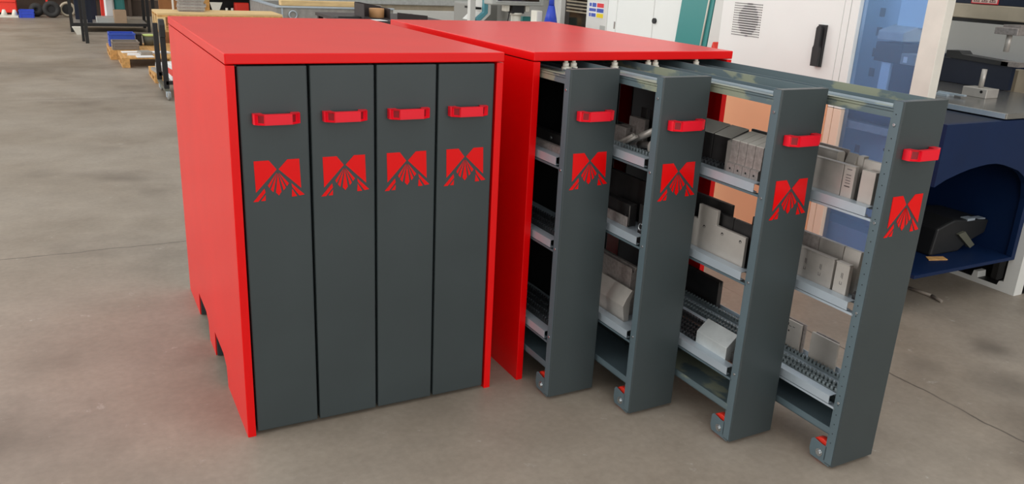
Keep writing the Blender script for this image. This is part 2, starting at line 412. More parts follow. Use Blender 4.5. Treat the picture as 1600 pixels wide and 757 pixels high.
# open cabinet
Bc = tag(empty('tool_cabinet', (BX, BY, 0), BYAW), 'red tool cabinet with four loaded drawers pulled out', 'cabinet', 'red tool cabinets')
cabinet_shell(Bc, False)
OUT = [.1772, .3862, .6697, .9181]
DLEN = 1.22
SH = [[.874, .586, .246], [.902, .640, .302], [.876, .590, .258], [.852, .556, .238]]
# toothed rails: (x offset, start from the shelf's front end, material)
RAILS = {(0, 0): [(.125, 0, strip_m), (.155, 0, strip_m)], (0, 1): [(.052, 0, strip_m), (.09, 0, strip_m), (.128, 0, strip_m)], (0, 2): [(.052, 0, strip_m), (.085, 0, strip_m), (.118, 0, strip_m), (.15, 0, strip_m)],
         (1, 0): [(.047, 0, strip_z), (.155, 0, strip_m)], (1, 1): [(.15, 0, strip_m)], (1, 2): [(.15, 0, strip_m)],
         (2, 0): [(.043, .2, strip_m), (.070, .2, strip_m), (.165, 0, strip_m)], (2, 1): [(.155, 0, strip_m)], (2, 2): [(.043, .2, strip_m), (.066, .2, strip_m), (.092, 0, strip_m), (.118, 0, strip_m), (.158, 0, strip_m)],
         (3, 0): [(.155, 0, strip_m)], (3, 1): [(.155, 0, strip_m)], (3, 2): [(.047, 0, strip_z), (.076, 0, strip_z), (.132, 0, strip_z)]}
DRAW = []
for i in range(4):
    x = MG+i*PITCHW+.0065; w = PITCHW-.013; yf = -OUT[i]; t = .003
    XL = x; XR = x+w
    # front: folded sheet with returns on both sides, top and bottom
    b = MB()
    pr = [(XL, yf+.029), (XL, yf+.004), (XL+.001, yf+.001), (XL+.004, yf), (XR-.004, yf), (XR-.001, yf+.001), (XR, yf+.004), (XR, yf+.029), (XR-t, yf+.029), (XR-t, yf+.004), (XL+t, yf+.004), (XL+t, yf+.029)]
    b.prism(pr, ZB, ZT, 'z')
    b.box(XL+t, XR-t, yf+.002, yf+.028, ZB, ZB+t).box(XL+t, XR-t, yf+.002, yf+.028, ZT-t, ZT)
    d = b.build('drawer', grey, Bc); DRAW.append(d)
    handle_logo(d, x-.002, yf, w)
    # upright post behind each side return
    MB().box(XL+.0005, XL+.004, yf+.030, yf+.036, .02, ZT-.004).box(XR-.004, XR-.0005, yf+.030, yf+.036, .02, ZT-.004).build('upright', grey_in, d)
    MB().box(XL-.0012, XL, yf+.0045, yf+.030, ZB+.004, ZT-.001).build('lit_side_flange', grey_in, d)  # same paint as the front, lightened to put side light on the return
    hb = MB()
    for k in range(32 if i == 3 else 0): hb.cyl((XL-.0018, yf+.020, .09+k*.0335), .0018, .0006, 'x', 8)
    if i == 3: hb.build('hole_row', hole, d)
    for zz in (1.10, SH[i][0]-.04+.005, SH[i][1]-.02, SH[i][2]-.005):
        MB().cyl((XL-.0045, yf+.019, zz), .0042, .0035, 'x', 10).build('rivet', bolt_m, d)
    y0, y1 = yf+.030, yf+DLEN
    # top channel
    MB().box(XL, XL+.003, y0, y1, 1.117, 1.143).box(XL, XR, y0, y1, 1.133, 1.136).box(XR-.003, XR, y0, y1, 1.117, 1.162).box(XL, XL+.022, y0, y1, 1.1405, 1.143).build('top_channel', grey_worn, d)
    B_(XL+.088, XL+.091, y0, y1, 1.136, 1.142).build('guide_rib', galv, d); B_(XL+.120, XL+.123, y0, y1, 1.136, 1.148).build('guide_rib', grey_in, d)
    # bottom channel
    MB().box(XL, XL+.003, y0, y1, .113, .137).box(XL, XR, y0, y1, .113, .116).build('bottom_channel', grey_in if i != 2 else grey_worn, d)
    B_(XR-.004, XR-.001, y0, y1, .116, .226).build('bottom_sheet', grey, d)
    MB().cyl((XR-.0075, yf+.12, .165), .006, .0035, 'x', 10).build('bolt', bolt_m, d)
    # rear sheet
    B_(XL+.004, XR-.004, y1-.004, y1, .05, 1.15).build('rear_sheet', dark_in, d)
    # foot bracket, wheel and bolt
    pts = [(yf+.012, .006), (yf+.012, .070), (yf+.050, .067), (yf+.085, .074), (yf+.094, .066), (yf+.096, .030), (yf+.088, .010)]
    MB().prism(pts, XL+.0005, XL+.0035, 'x').build('foot_bracket', grey_in, d, .0008)
    wh = MB().cyl((XL+.010, yf+.060, .040), .040, .026, 'x', 24).build('wheel', redb, d, .002)
    MB().cyl((XL-.006, yf+.056, .035), .0095, .0065, 'x', 6).build('bolt', bolt_m, d, .001)
    MB().cyl((XL-.0015, yf+.056, .035), .013, .002, 'x', 16).build('washer', bolt_m, d)
    # shelves
    for s in range(3):
        z = SH[i][s]; a, e = yf+.058, yf+DLEN-.02
        q = MB()
        q.box(XL+.001, XL+.003, a, e, z-.027, z); q.box(XL+.003, XL+.034, a, e, z-.002, z)
        q.box(XL+.032, XL+.034, a, e, z-.009, z-.002); q.box(XL+.034, XR-.012, a, e, z-.011, z-.009)
        q.box(XR-.014, XR-.012, a, e, z-.009, z+.006); q.box(XL+.003, XL+.016, a, e, z-.027, z-.025)
        q.build('shelf', galv, d)
        MB().box(XL+.0005, XL+.030, yf+.031, e, z-.036, z-.0335).box(XR-.030, XR-.001, yf+.031, e, z-.036, z-.0335).box(XL+.0005, XL+.0025, yf+.031, e, z-.0335, z-.029).build('shelf_support', galv if i == 3 else grey_in, d)
        for (xo, st, m) in RAILS[(i, s)]:
            L = DLEN-.1-st
            link_mesh('toothed_rail', strip(m, L), d, (XL+xo, a+.004+st, z-.009))
XL0 = [MG+i*PITCHW+.0065 for i in range(4)]
# copper coloured sheet laid in the lowest shelf of the third drawer
B_(XL0[2]+.035, XL0[2]+.170, -OUT[2]+.062, -OUT[2]+.6, SH[2][2]-.0088, SH[2][2]-.0076).build('copper_liner', copper, DRAW[2])
for k in (1, 2): B_(MG+k*PITCHW-.0015, MG+k*PITCHW+.0015, .10, CD-.03, .24, 1.16).build('interior_shade_sheet', dark_in, Bc)  # dark sheets added so the red interior reads as deep shade
B_(.0247, .0262, .05, CD-.03, .15, 1.165).build('side_shade_liner', dark_in, Bc)  # dark sheet over the red inner side, stands for shade
# white nylon guides hanging from the top panel
for gx in (.135, .166, .335, .480, .512, .700):
    b = MB().cyl((gx, .018, 1.148), .011, .014, 'z', 14).cyl((gx, .018, 1.136), .0145, .013, 'z', 14).cyl((gx, .018, 1.162), .007, .0085, 'z', 12)
    b.build('nylon_guide', white_pl, Bc)

# ------------------------------------------------------------------ press tools on the shelves
cB, sB = math.cos(BYAW), math.sin(BYAW)
def toW(x, y, z): return (BX+x*cB-y*sB, BY+x*sB+y*cB, z)
def tool(name, label, i, s, xo, prof, ya, yb, m, cat='press tool', group=None, parts=None, zoff=0.0, tilt=0.0, bevel=.0008):
    """prof: (x,z) section rising from the shelf, drawn from the face at xo inwards; ya..yb along the drawer"""
    z = SH[i][s]-.0088+zoff; ym = (ya+yb)/2; L = abs(yb-ya)/2-.0006
    b = MB().prism(prof, -L, L, 'y')
    if parts:
        o = empty(name, toW(XL0[i]+xo, ym, z), BYAW); b.build('body', m, o, bevel)
        for (pn, pm, mb) in parts: mb.build(pn, pm, o)
    else:
        o = b.build(name, m, None, bevel, 1, toW(XL0[i]+xo, ym, z), BYAW)
    if tilt: o.rotation_euler.x = tilt
    return tag(o, label, cat, group)
G1, G2, G3, G4 = 'tools on the first open drawer', 'tools on the second open drawer', 'tools on the third open drawer', 'tools on the fourth open drawer'
def flat(h, t=.014, lip=.0): return [(0, 0), (0, h-.004), (-lip, h-.003), (-lip, h), (t, h), (t, 0)]
def punch(h, t=.016): return [(.004, 0), (0, .022), (0, h), (t, h), (t, .022), (t-.005, 0)]
def marks(L, zs, x=-.0004, wd=.012, ys=(0,)):
    b = MB()
    for z in zs:
        for y in ys: b.box(x, x+.0006, y-wd/2, y+wd/2, z, z+.003)
    return b
# fourth drawer, upper shelf
tool('punch_segment', 'long plain steel punch plate on upper shelf of frontmost drawer', 3, 0, .036, flat(.106, .016, .002), -.52, -.731, steel, group=G4)
tool('punch_segment', 'narrow steel punch with dark engraved lines, upper shelf of frontmost drawer', 3, 0, .036, flat(.106, .016, .002), -.733, -.774, steel_l, group=G4,
     parts=[('engraving', faint, marks(0, (.05, .058, .066, .075, .092), wd=.018)), ('engraved_bar', steel_d, marks(0, (.040,), wd=.020))])
tool('clamp_and_gap_block', 'dark filler block added as shade in the gap between punches, upper shelf of frontmost drawer', 3, 0, .056, flat(.088, .012), -.7755, -.7945, steel_d, cat='block', group=G4)  # block added so the gap between the punches looks dark
tool('punch_segment', 'narrow steel punch standing apart beside the frontmost drawer front, upper shelf', 3, 0, .036, flat(.104, .018), -.796, -.846, steel_l, group=G4)
tool('die_segment', 'wide steel die behind the long plate, upper shelf of frontmost drawer', 3, 0, .085, [(0, 0), (0, .118), (.006, .124), (.03, .124), (.036, .118), (.036, 0)], -.50, -.660, steel, group=G4)
tool('die_segment', 'thin dark-edged steel plate behind the wide die, frontmost drawer', 3, 0, .128, flat(.128, .008), -.50, -.664, steel_m, group=G4)
tool('punch_segment', 'small tilted steel punch behind the engraved one, frontmost drawer', 3, 0, .085, [(0, 0), (0, .100), (.012, .130), (.03, .112), (.03, 0)], -.690, -.728, steel_l, group=G4)
tool('punch_segment', 'tall slim steel punch behind the gap, upper shelf of frontmost drawer', 3, 0, .075, flat(.132, .022), -.744, -.765, steel_l, group=G4)
tool('punch_segment', 'steel punch with a notched top behind the apart-standing punch, frontmost drawer', 3, 0, .073,
     [(0, 0), (0, .102), (.002, .126), (.014, .126), (.018, .110), (.026, .110), (.026, 0)], -.766, -.850, steel_l, group=G4)
# fourth drawer, middle shelf
def stamp(ys):
    b = MB()
    for y in ys:
        for k in range(3): b.box(-.0004, .0002, y-.006+k*.003, y-.0045+k*.003, .055+.002*k, .074)
        b.box(-.0004, .0002, y-.006, y+.003, .036, .038); b.box(-.0004, .0002, y-.006, y-.0045, .036, .046); b.box(-.0004, .0002, y+.0015, y+.003, .036, .046)
    return b
tool('punch_segment', 'wide stamped steel punch with three number stamps, middle shelf of frontmost drawer', 3, 1, .036, flat(.106, .016, .003), -.55, -.760, steel, group=G4, parts=[('stamped_mark', faint, stamp((.045, .005, -.055)))])
tool('punch_segment', 'narrow stamped steel punch with one number stamp, middle shelf of frontmost drawer', 3, 1, .036, flat(.106, .016, .003), -.768, -.819, steel_l, group=G4, parts=[('stamped_mark', faint, stamp((.0,)))])
tool('die_segment', 'left wide plate of the rear row, middle shelf of frontmost drawer', 3, 1, .085, flat(.139, .014), -.48, -.649, steel_m, group=G4)
tool('die_segment', 'middle plate of the rear row, middle shelf of frontmost drawer', 3, 1, .085, flat(.139, .014), -.651, -.747, steel, group=G4)
tool('die_segment', 'brightest plate ending the rear row, middle shelf of frontmost drawer', 3, 1, .082, [(0, 0), (0, .085), (.004, .139), (.016, .139), (.016, 0)], -.749, -.812, steel_l, group=G4)
tool('spacer_strip', 'thin brown strip leaning at the shelf end, middle shelf of frontmost drawer', 3, 1, .072, flat(.095, .006), -.832, -.842, brownp, cat='strip', group=G4)
for k, lb in enumerate(('inner', 'outer')):
    o = tool('clamp_and_gap_block', 'small dark clamp block, %s of two, at the end of the middle shelf' % lb, 3, 1, .042+.03*k, [(0, 0), (0, .022), (.010, .030), (.020, .022), (.020, 0)], -.838, -.856, steel_d, cat='block', group=G4)
# fourth drawer, lower shelf
tool('insert_plate', 'white labelled steel plate standing in lower shelf of frontmost drawer', 3, 2, .146, flat(.108, .009), -.48, -.590, steel_l, group=G4, parts=[('handwritten_mark', steel_d, MB().box(-.0004, .0002, .000, .003, .088, .098).box(-.0004, .0002, -.012, -.002, .086, .088).box(-.0004, .0002, -.028, -.018, .088, .090).box(-.0004, .0002, -.006, .000, .066, .072))])
tool('insert_plate', 'thin plate leaning behind the labelled plate, lower shelf of frontmost drawer', 3, 2, .158, flat(.111, .006), -.48, -.600, steel_m, group=G4)
tool('insert_plate', 'plain pale steel plate near the frontmost drawer front, lower shelf', 3, 2, .150, flat(.104, .009), -.632, -.745, steel_l, group=G4)
tool('insert_plate', 'thin plate behind the plain pale plate, lower shelf of frontmost drawer', 3, 2, .162, flat(.106, .006), -.640, -.735, steel_m, group=G4)
# third drawer, upper shelf
blk = [(0, 0), (0, .092), (.085, .122), (.085, 0)]
tool('die_block', 'black die block with pale ground top, upper shelf of third open drawer', 2, 0, .082, [(0, .0), (0, .100), (.072, .126), (.072, 0)], -.325, -.408, steel_d, cat='die block', group=G3, parts=[('ground_top', steel_g, MB().prism([(.0005, .1005), (.0715, .1262), (.0715, .1282), (.0005, .1025)], -.0395, .0395, 'y'))])
tool('die_block', 'dark die block half hidden behind the second drawer front', 2, 0, .082, [(0, .0), (0, .100), (.072, .126), (.072, 0)], -.20, -.322, steel_d, cat='die block', group=G3, parts=[('ground_top', steel_g, MB().prism([(.0005, .1005), (.0715, .1262), (.0715, .1282), (.0005, .1025)], -.059, .059, 'y'))])
tool('die_block', 'slim steel block beside the black die block, third open drawer', 2, 0, .058, [(0, 0), (0, .098), (.085, .124), (.085, 0)], -.416, -.446, steel, cat='die block', group=G3)
nm = ('leftmost', 'second from the left', 'third from the left', 'rightmost')
for k in range(4):
    y = -.448-.035*k
    tool('foot_punch', 'speckled stepped steel punch, %s of four on third open drawer' % nm[k], 2, 0, .036, [(0, 0), (0, .036), (.008, .040), (.010, .108), (.088, .130), (.088, 0)], y, y-.0345, steel_m, group=G3,
         parts=[('ground_top', steel_g, MB().prism([(.0105, .1085), (.0875, .1302), (.0875, .1318), (.0105, .1101)], -.0165, .0165, 'y')), ('screw_hole', hole, MB().cyl((-.0006, 0, .020), .0035, .0010, 'x', 10))])
tool('backing_plate', 'dark plate standing behind the four stepped punches', 2, 0, .130, flat(.138, .008), -.44, -.60, steel_d, group=G3)
# third drawer, middle shelf
o = empty('notched_plate', toW(XL0[2]+.038, -.4475, SH[2][1]-.0088), BYAW); tag(o, 'large flat steel plate with raised tab and three holes, third open drawer', 'press tool', G3)
MB().prism([(.1275, 0), (.1275, .104), (.1015, .104), (.1015, .156), (.0105, .156), (.0105, .106), (-.1275, .106), (-.1275, 0)], 0, .012, 'x').build('body', steel_l, o, .0008)
for y in (.066, -.022, -.106): MB().cyl((-.0006, y, .086), .0055, .001, 'x', 14).build('screw_hole', hole, o); MB().cyl((-.0009, y-.001, .0845), .0035, .0008, 'x', 10).build('screw', steel, o)
tool('backing_plate', 'black plate, left one behind the notched plate', 2, 1, .062, flat(.142, .012), -.410, -.488, steel_d, group=G3)
tool('backing_plate', 'black plate, right one behind the notched plate', 2, 1, .062, flat(.142, .012), -.490, -.585, steel_d, group=G3)
tool('backing_plate', 'tallest black plate at the back of third open drawer, middle shelf', 2, 1, .095, flat(.168, .014), -.20, -.438, steel_d, group=G3)
tool('backing_plate', 'short black plate by the third drawer front, middle shelf rear row', 2, 1, .095, flat(.160, .014), -.535, -.600, steel_d, group=G3)
# third drawer, lower shelf
tool('v_die', 'long dark die with a notched end on frontmost drawer, seen behind the foil block', 3, 2, .148, [(0, 0), (0, .108), (.006, .116), (.011, .092), (.015, .116), (.022, .112), (.022, 0)], .08, -.170, steel_d, cat='die', group=G4)
tool('wrapped_die', 'silver foil wrapped die block on lower shelf of third open drawer', 2, 2, .034, [(0, 0), (0, .050), (.044, .090), (.052, .060), (.044, 0)], -.416, -.566, foil, cat='die', group=G3)
tool('clamp_and_gap_block', 'dark clamp block at the end of lower shelf, third open drawer', 2, 2, .050, [(0, 0), (0, .035), (.012, .045), (.026, .030), (.026, 0)], -.572, -.596, steel_d, cat='block', group=G3)
# second drawer
tool('gauge_block', 'small grey block with a slot in its top, second open drawer', 1, 0, .085, [(0, 0), (0, .062), (.02, .062), (.02, .045), (.03, .045), (.03, .062), (.05, .062), (.05, 0)], -.035, -.105, steel_m, cat='block', group=G2)
tool('gauge_block', 'taller grey block behind the slotted block, second open drawer', 1, 0, .128, flat(.095, .018), -.060, -.150, steel_m, cat='block', group=G2)
def rod(label, p, q, r, m, i, s, group):
    z = SH[i][s]; a = Vector(p); b = Vector(q); c = (a+b)/2
    o = MB().rod(a-c, b-c, r, 14).build('steel_rod', m, None, 0, 1, toW(XL0[i]+c.x, c.y, z+c.z), BYAW)
    return tag(o, label, 'rod', group)
rod('left thin bright steel rod lying slanted, second open drawer', (.058, -.105, .004), (.058, -.185, .046), .006, steel_l, 1, 0, G2)
rod('right thin bright steel rod lying slanted, second open drawer', (.058, -.130, .004), (.060, -.200, .044), .006, steel_l, 1, 0, G2)
rod('thick steel rod lying slanted above the thin rods', (.082, -.125, .010), (.085, -.270, .078), .012, steel, 1, 0, G2)
rod('thick steel rod lying lowest across the second drawer tray', (.112, -.150, .004), (.118, -.275, .022), .012, steel_m, 1, 0, G2)
o = MB().cyl((-.004, 0, 0), .028, .008, 'x', 24, None, .012).build('steel_ring', steel_l, None, .001, 1, toW(XL0[1]+.066, -.287, SH[1][0]+.020), BYAW); tag(o, 'bright steel ring standing beside the second drawer front', 'ring', G2)
for k in range(5):
    tool('holder_post', 'upright dark holder, %s in the rear row of second open drawer' % ('nearest the front', 'second from the front', 'middle one', 'second from the back', 'rearmost')[k], 1, 0, .166, flat(.125, .005), -.30+.05*k-.004, -.272+.05*k, steel_d, cat='holder', group=G2)
tool('punch_block', 'black punch block with a bright edge, middle shelf of second open drawer', 1, 1, .058, flat(.078, .030), -.05, -.205, steel_d, group=G2, parts=[('screw', bolt_m, MB().cyl((-.001, -.055, .035), .004, .001, 'x', 10)), ('bright_edge', steel, MB().box(-.0003, .001, -.0772, -.0755, .004, .074))])
tool('punch_block', 'second black block nearer the front panel, middle shelf of second drawer', 1, 1, .085, flat(.085, .030), -.222, -.315, steel_d, group=G2)
tool('shim_plate', 'thin grey plate standing on the shelf lip, second open drawer', 1, 1, .036, flat(.042, .004), -.07, -.224, steel_m, group=G2)
tool('tall_plate', 'tall black plate at the rear of the middle shelf, second drawer', 1, 1, .125, flat(.150, .012), .05, -.318, steel_d, group=G2)
o = empty('hook_clip', toW(XL0[1]+.045, -.290, SH[1][1]-.0088), BYAW); tag(o, 'small bright wire clip at the end of the second drawer shelf', 'clip', G2)
MB().torus((0, 0, .026), .012, .0025, 'x', 16, 6).build('loop', bolt_m, o); MB().box(-.003, .003, -.012, .012, 0, .014).build('base', steel_d, o)
tool('gooseneck_punch', 'bent bright steel punch leaning on lower shelf of second open drawer', 1, 2, .036, [(.010, 0), (0, .060), (.012, .085), (.034, .116), (.044, .112), (.030, .070), (.030, 0)], -.06, -.248, steel_l, group=G2)
tool('v_die', 'tall steel die with a notch in its top behind the bent punch', 1, 2, .092, [(0, 0), (0, .180), (.010, .158), (.020, .180), (.032, .180), (.032, 0)], .04, -.205, steel_m, cat='die', group=G2)
tool('clamp_and_gap_block', 'dark clamp at the end of the lower shelf, second open drawer', 1, 2, .05, [(0, 0), (0, .026), (.012, .036), (.024, .026), (.024, 0)], -.298, -.318, steel_d, cat='block', group=G2)
# first drawer
tool('clamp_bar', 'dark steel clamp bar lying foremost on upper shelf of first open drawer', 0, 0, .036, [(0, 0), (0, .018), (.010, .028), (.024, .028), (.03, 0)], .16, -.085, steel_m, cat='bar', group=G1)
tool('clamp_bar', 'dark bar with bright screws behind the foremost bar, first open drawer', 0, 0, .078, flat(.055, .026), .20, -.09, steel_d, cat='bar', group=G1, parts=[('screw', bolt_m, MB().cyl((-.0015, -.115, .036), .006, .002, 'x', 12)), ('screw', bolt_m, MB().cyl((-.0015, -.010, .036), .006, .002, 'x', 12))])
tool('clamp_and_gap_block', 'small dark block at the end of the upper shelf, first open drawer', 0, 0, .040, [(0, 0), (0, .026), (.012, .036), (.020, .026), (.020, 0)], -.092, -.112, steel_d, cat='block', group=G1)

# ------------------------------------------------------------------ machines on the right
def part(mb, name, m, root, bevel=0.0, seg=1):
    o = mb.build(name, m, root, bevel, seg); o.location = -root.location; return o

# press brake
pb = tag(empty('press_brake', (3.7, -.1, 0)), 'navy blue press brake with steel table and white side frame', 'machine')
arch = [(2.957, .2), (2.957, .62), (3.03, .65), (3.116, .673), (3.18, .687), (3.254, .697), (3.31, .702), (3.371, .701), (3.43, .692), (3.487, .677), (3.56, .655), (3.615, .625), (3.66, .58), (3.685, .50), (3.69, .2)]
q = MB()
for (a, b) in zip(arch[1:-1], arch[2:]):
    q.prism([(a[0], a[1]), (b[0], b[1]), (b[0], .9), (a[0], .9)], -.14, -.112, 'y')
q.box(3.69, 3.72, -.14, -.112, .2, .9)
part(q, 'side_plate', navy, pb)
part(MB().box(2.957, 3.72, -.14, .10, .183, .2).box(3.17, 3.72, .10, .55, .183, .2), 'lower_tray', navy, pb)
part(B_(3.17, 3.72, .55, .57, .19, .9), 'inner_wall', navy, pb)
part(B_(3.17, 3.185, .10, .55, .2, .9), 'inner_wall', navy_d, pb); part(B_(2.957, 3.185, .085, .10, .2, .9), 'inner_wall', navy_d, pb); part(B_(2.957, 2.97, -.112, .085, .2, .9), 'inner_wall', navy_d, pb)  # darker navy here puts the shade of the recess into the walls
part(B_(3.705, 3.72, -.112, .55, .2, .9), 'inner_wall', navy, pb)
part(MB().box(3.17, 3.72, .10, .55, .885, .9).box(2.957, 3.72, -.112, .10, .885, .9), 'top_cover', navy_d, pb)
def rounded(x0, x1, y0, y1, r):
    pts = [(x0, y0+.012), (x0+.012, y0)]
    return [(x0, y1), (x0, y0+.006), (x0+.006, y0), (x1, y0), (x1, y1)]
part(MB().prism(rounded(3.375, 4.25, -.135, 1.5, .02), .905, .932, 'z'), 'table_plate', plate_m, pb, .002)
part(B_(3.3725, 3.375, -.128, 1.5, .907, .930), 'table_edge', galv, pb)
fr = [(-.18, 0), (-.18, .9), (1.4, .9), (1.4, 0), (.30, 0), (.235, .012), (.19, .02), (.19, .17), (-.112, .17), (-.122, .06), (-.10, .045), (-.105, .028), (.02, .028), (.03, .06), (.05, .06), (.055, .025), (.19, .02)]
q = MB().box(3.722, 3.79, -.18, -.115, 0, .9).box(3.722, 3.79, -.115, .24, 0, .026).box(3.722, 3.79, .19, 1.4, .0, .9).box(3.722, 3.79, -.115, .19, .19, .9)
q.prism([(.02, .026), (.026, .060), (.048, .060), (.054, .026)], 3.722, 3.79, 'x').prism([(-.115, .026), (-.085, .026), (-.092, .05), (-.115, .055)], 3.722, 3.79, 'x')
part(q, 'white_side_frame', white_m, pb)
part(B_(3.86, 3.88, -.178, .3, 0, .9), 'inner_black_plate', black, pb)
part(B_(3.80, 3.86, -.03, .0, .02, .19), 'inner_post', rubber, pb)
part(B_(3.792, 3.86, -.178, .34, 0, .006), 'cutout_shade_sheet', black, pb); part(B_(3.7225, 3.79, -.11, .19, .0262, .028), 'cutout_shade_sheet', black, pb)  # black sheets added over the floor, painting shade inside the cutout
for (y, z) in ((-.055, .145), (-.105, .115), (-.055, .085), (-.105, .055)): part(MB().cyl((3.852, y, z), .011, .008, 'x', 12), 'bolt', white_pl, pb)
part(MB().rod((3.80, .115, .06), (3.83, .128, .17), .007), 'lever_rod', galv, pb)
# behind the table
part(B_(4.62, 4.66, -.5, 1.5, 1.05, 1.36), 'rear_white_panel', white_m, pb)
part(B_(4.56, 4.62, -.5, 1.5, .5, 1.062), 'rear_navy_panel', navy, pb)
part(B_(4.45, 4.56, .50, .56, .88, 1.03), 'grey_stop_block', beige, pb)
part(B_(4.25, 4.56, -.3, 1.5, .86, .90), 'rear_ledge', beige, pb)
q = MB().prism([(.42, 1.065), (.80, 1.075), (.80, 1.115), (.72, 1.118), (.70, 1.100), (.42, 1.088)], 4.2, 4.3, 'x'); part(q, 'back_gauge', blackpl, pb)
part(B_(4.2, 4.26, .36, .46, 1.066, 1.092), 'gauge_finger', steel_m, pb)
part(B_(4.22, 4.25, .40, .9, .935, 1.07), 'gauge_support', navy_d, pb)
part(B_(3.98, 4.12, -.4, 1.5, 1.31, 1.385), 'ram_beam', beige, pb, .004)
part(B_(4.0, 4.10, -.4, 1.5, 1.290, 1.309), 'ram_clamp', black, pb)
part(B_(3.985, 4.2, -.4, 1.5, 1.387, 1.62), 'ram_cover', navy_d, pb)
sg = part(B_(3.980, 3.985, .415, .565, 1.389, 1.46), 'warning_sign', sred, pb)
def sub(mb, name, m, par):
    o = mb.build(name, m, par); return o
sub(B_(3.9785, 3.9805, .420, .560, 1.394, 1.455), 'sign_face', spink, sg)
q = MB()
for k in range(3):
    y = .445+.045*k
    for (a, b) in (((y-.016, 1.400), (y+.016, 1.400)), ((y-.016, 1.400), (y, 1.428)), ((y+.016, 1.400), (y, 1.428))):
        q.rod((3.978, a[0], a[1]), (3.978, b[0], b[1]), .0016, 6)
    q.box(3.9775, 3.9785, y-.004, y+.004, 1.404, 1.414)
sub(q, 'warning_triangles', sink, sg)
part(B_(3.80, 3.90, .165, .285, 1.252, 1.287), 'upper_tool_holder', steel_m, pb, .002)
part(B_(3.84, 4.02, .18, .27, 1.287, 1.30), 'upper_clamp', steel_m, pb)
part(MB().cyl((3.84, .226, 1.168), .0135, .09, 'z', 14), 'upper_punch_rod', steel_l, pb)
part(B_(3.76, 3.86, .225, .36, .932, .978), 'lower_tool_holder', steel_l, pb, .002)
part(MB().cyl((3.81, .295, .978), .0125, .094, 'z', 14), 'lower_punch_rod', steel_l, pb)
part(MB().cyl((3.759, .255, .962), .008, .002, 'x', 10), 'set_screw', hole, pb)
part(MB().box(3.60, 3.66, .33, .40, .932, .942).box(3.62, 3.64, .25, .40, .942, .950), 'table_stop', galv, pb)
# oily object on the tray
ob = tag(empty('scrap_casting', (3.5, .12, .2)), 'dark oily scrap casting lying inside the blue press recess', 'scrap')
part(MB().prism([(3.28, .2), (3.30, .34), (3.42, .375), (3.70, .35), (3.69, .28), (3.56, .24), (3.5, .2)], .02, .30, 'y'), 'body', blackpl, ob, .01, 2)
part(MB().prism([(3.45, .3), (3.50, .31), (3.60, .23), (3.57, .215)], .005, .03, 'y'), 'flange', olive, ob)
part(B_(3.52, 3.58, .02, .06, .358, .370), 'bright_chip', galv, ob); part(B_(3.62, 3.68, .03, .07, .345, .358), 'bright_chip', galv, ob)
o = MB().prism([(0, 0), (.10, -.03), (.12, .01), (.03, .04)], 0, .004, 'z').build('wood_chip', wood, None, 0, 1, (3.22, -.02, .2)); tag(o, 'small flat wood offcut on the blue tray', 'offcut')
o = MB().rod((0, .06, .009), (.02, -.06, .009), .008).rod((.02, -.06, .009), (.0, -.13, .009), .008).build('floor_hose', greypl, None, 0, 1, (3.27, .03, 0)); tag(o, 'grey hose end lying on the floor beneath the blue tray', 'hose')

# electrical enclosure with glazed safety door
en = tag(empty('electrical_enclosure', (2.9, .87, 0)), 'white electrical enclosure with vent grille and black lever handle', 'cabinet')
part(MB().box(2.92, 2.955, .472, 1.315, .06, 2.05).box(2.955, 3.32, .66, 1.315, .06, 2.05), 'body', enc_w, en)
SPL = .93
dr = part(B_(2.9, 2.92, .470, 1.31, SPL, 2.04), 'door', enc_w, en, .004, 2)
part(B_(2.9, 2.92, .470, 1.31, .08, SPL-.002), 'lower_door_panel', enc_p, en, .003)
part(B_(2.93, 3.30, .67, 1.29, 0, .06), 'plinth', black, en)
q = MB(); fanc = (1.095, 1.245)
for r in range(14):
    for c in range(20):
        y = 1.208-c*.0108; z = 1.327-r*.0128
        d = math.hypot((y-fanc[0])/.075, (z-fanc[1])/.085)
        k = .0038 if d < 1 else .0026
        q.box(2.8992, 2.9004, y-k, y+k, z-k*1.15, z+k*1.15)
vg = sub(q, 'vent_perforation', hole, dr)
hq = MB().box(2.885, 2.9, .547, .592, 1.062, 1.262); sub(hq, 'handle_plate', blackpl, dr)
hq = MB().prism([(.549, 1.064), (.549, 1.150), (.556, 1.165), (.556, 1.245), (.566, 1.256), (.578, 1.256), (.586, 1.246), (.586, 1.165), (.592, 1.150), (.590, 1.064)], 2.866, 2.886, 'x'); sub(hq, 'lever_handle', blackpl, dr)

gd = tag(empty('safety_door', (2.9, .19, 0)), 'white framed safety door with blue tinted glass beside the press', 'door')
for (a, b, m, lo) in ((.4325, .468, enc_w, .05), (.382, .4295, enc_w, .05), (-.057, .036, cream, .05)):
    part(B_(2.9, 2.955, a, b, SPL-.05 if a > 0 else lo, 2.1), 'frame_post', m, gd, .003, 2)
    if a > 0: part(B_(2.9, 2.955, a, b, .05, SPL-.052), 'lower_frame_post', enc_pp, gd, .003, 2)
part(B_(2.9, 2.955, .036, .382, 2.0, 2.1), 'top_rail', cream, gd); part(B_(2.9, 2.955, .036, .382, .05, .12), 'bottom_rail', cream, gd)
part(B_(2.925, 2.931, .036, .382, .12, 2.0), 'glass_pane', glass, gd)
for yy in (.0, .42): part(B_(2.905, 2.95, yy-.02, yy+.02, 0, .05), 'foot', black, gd)
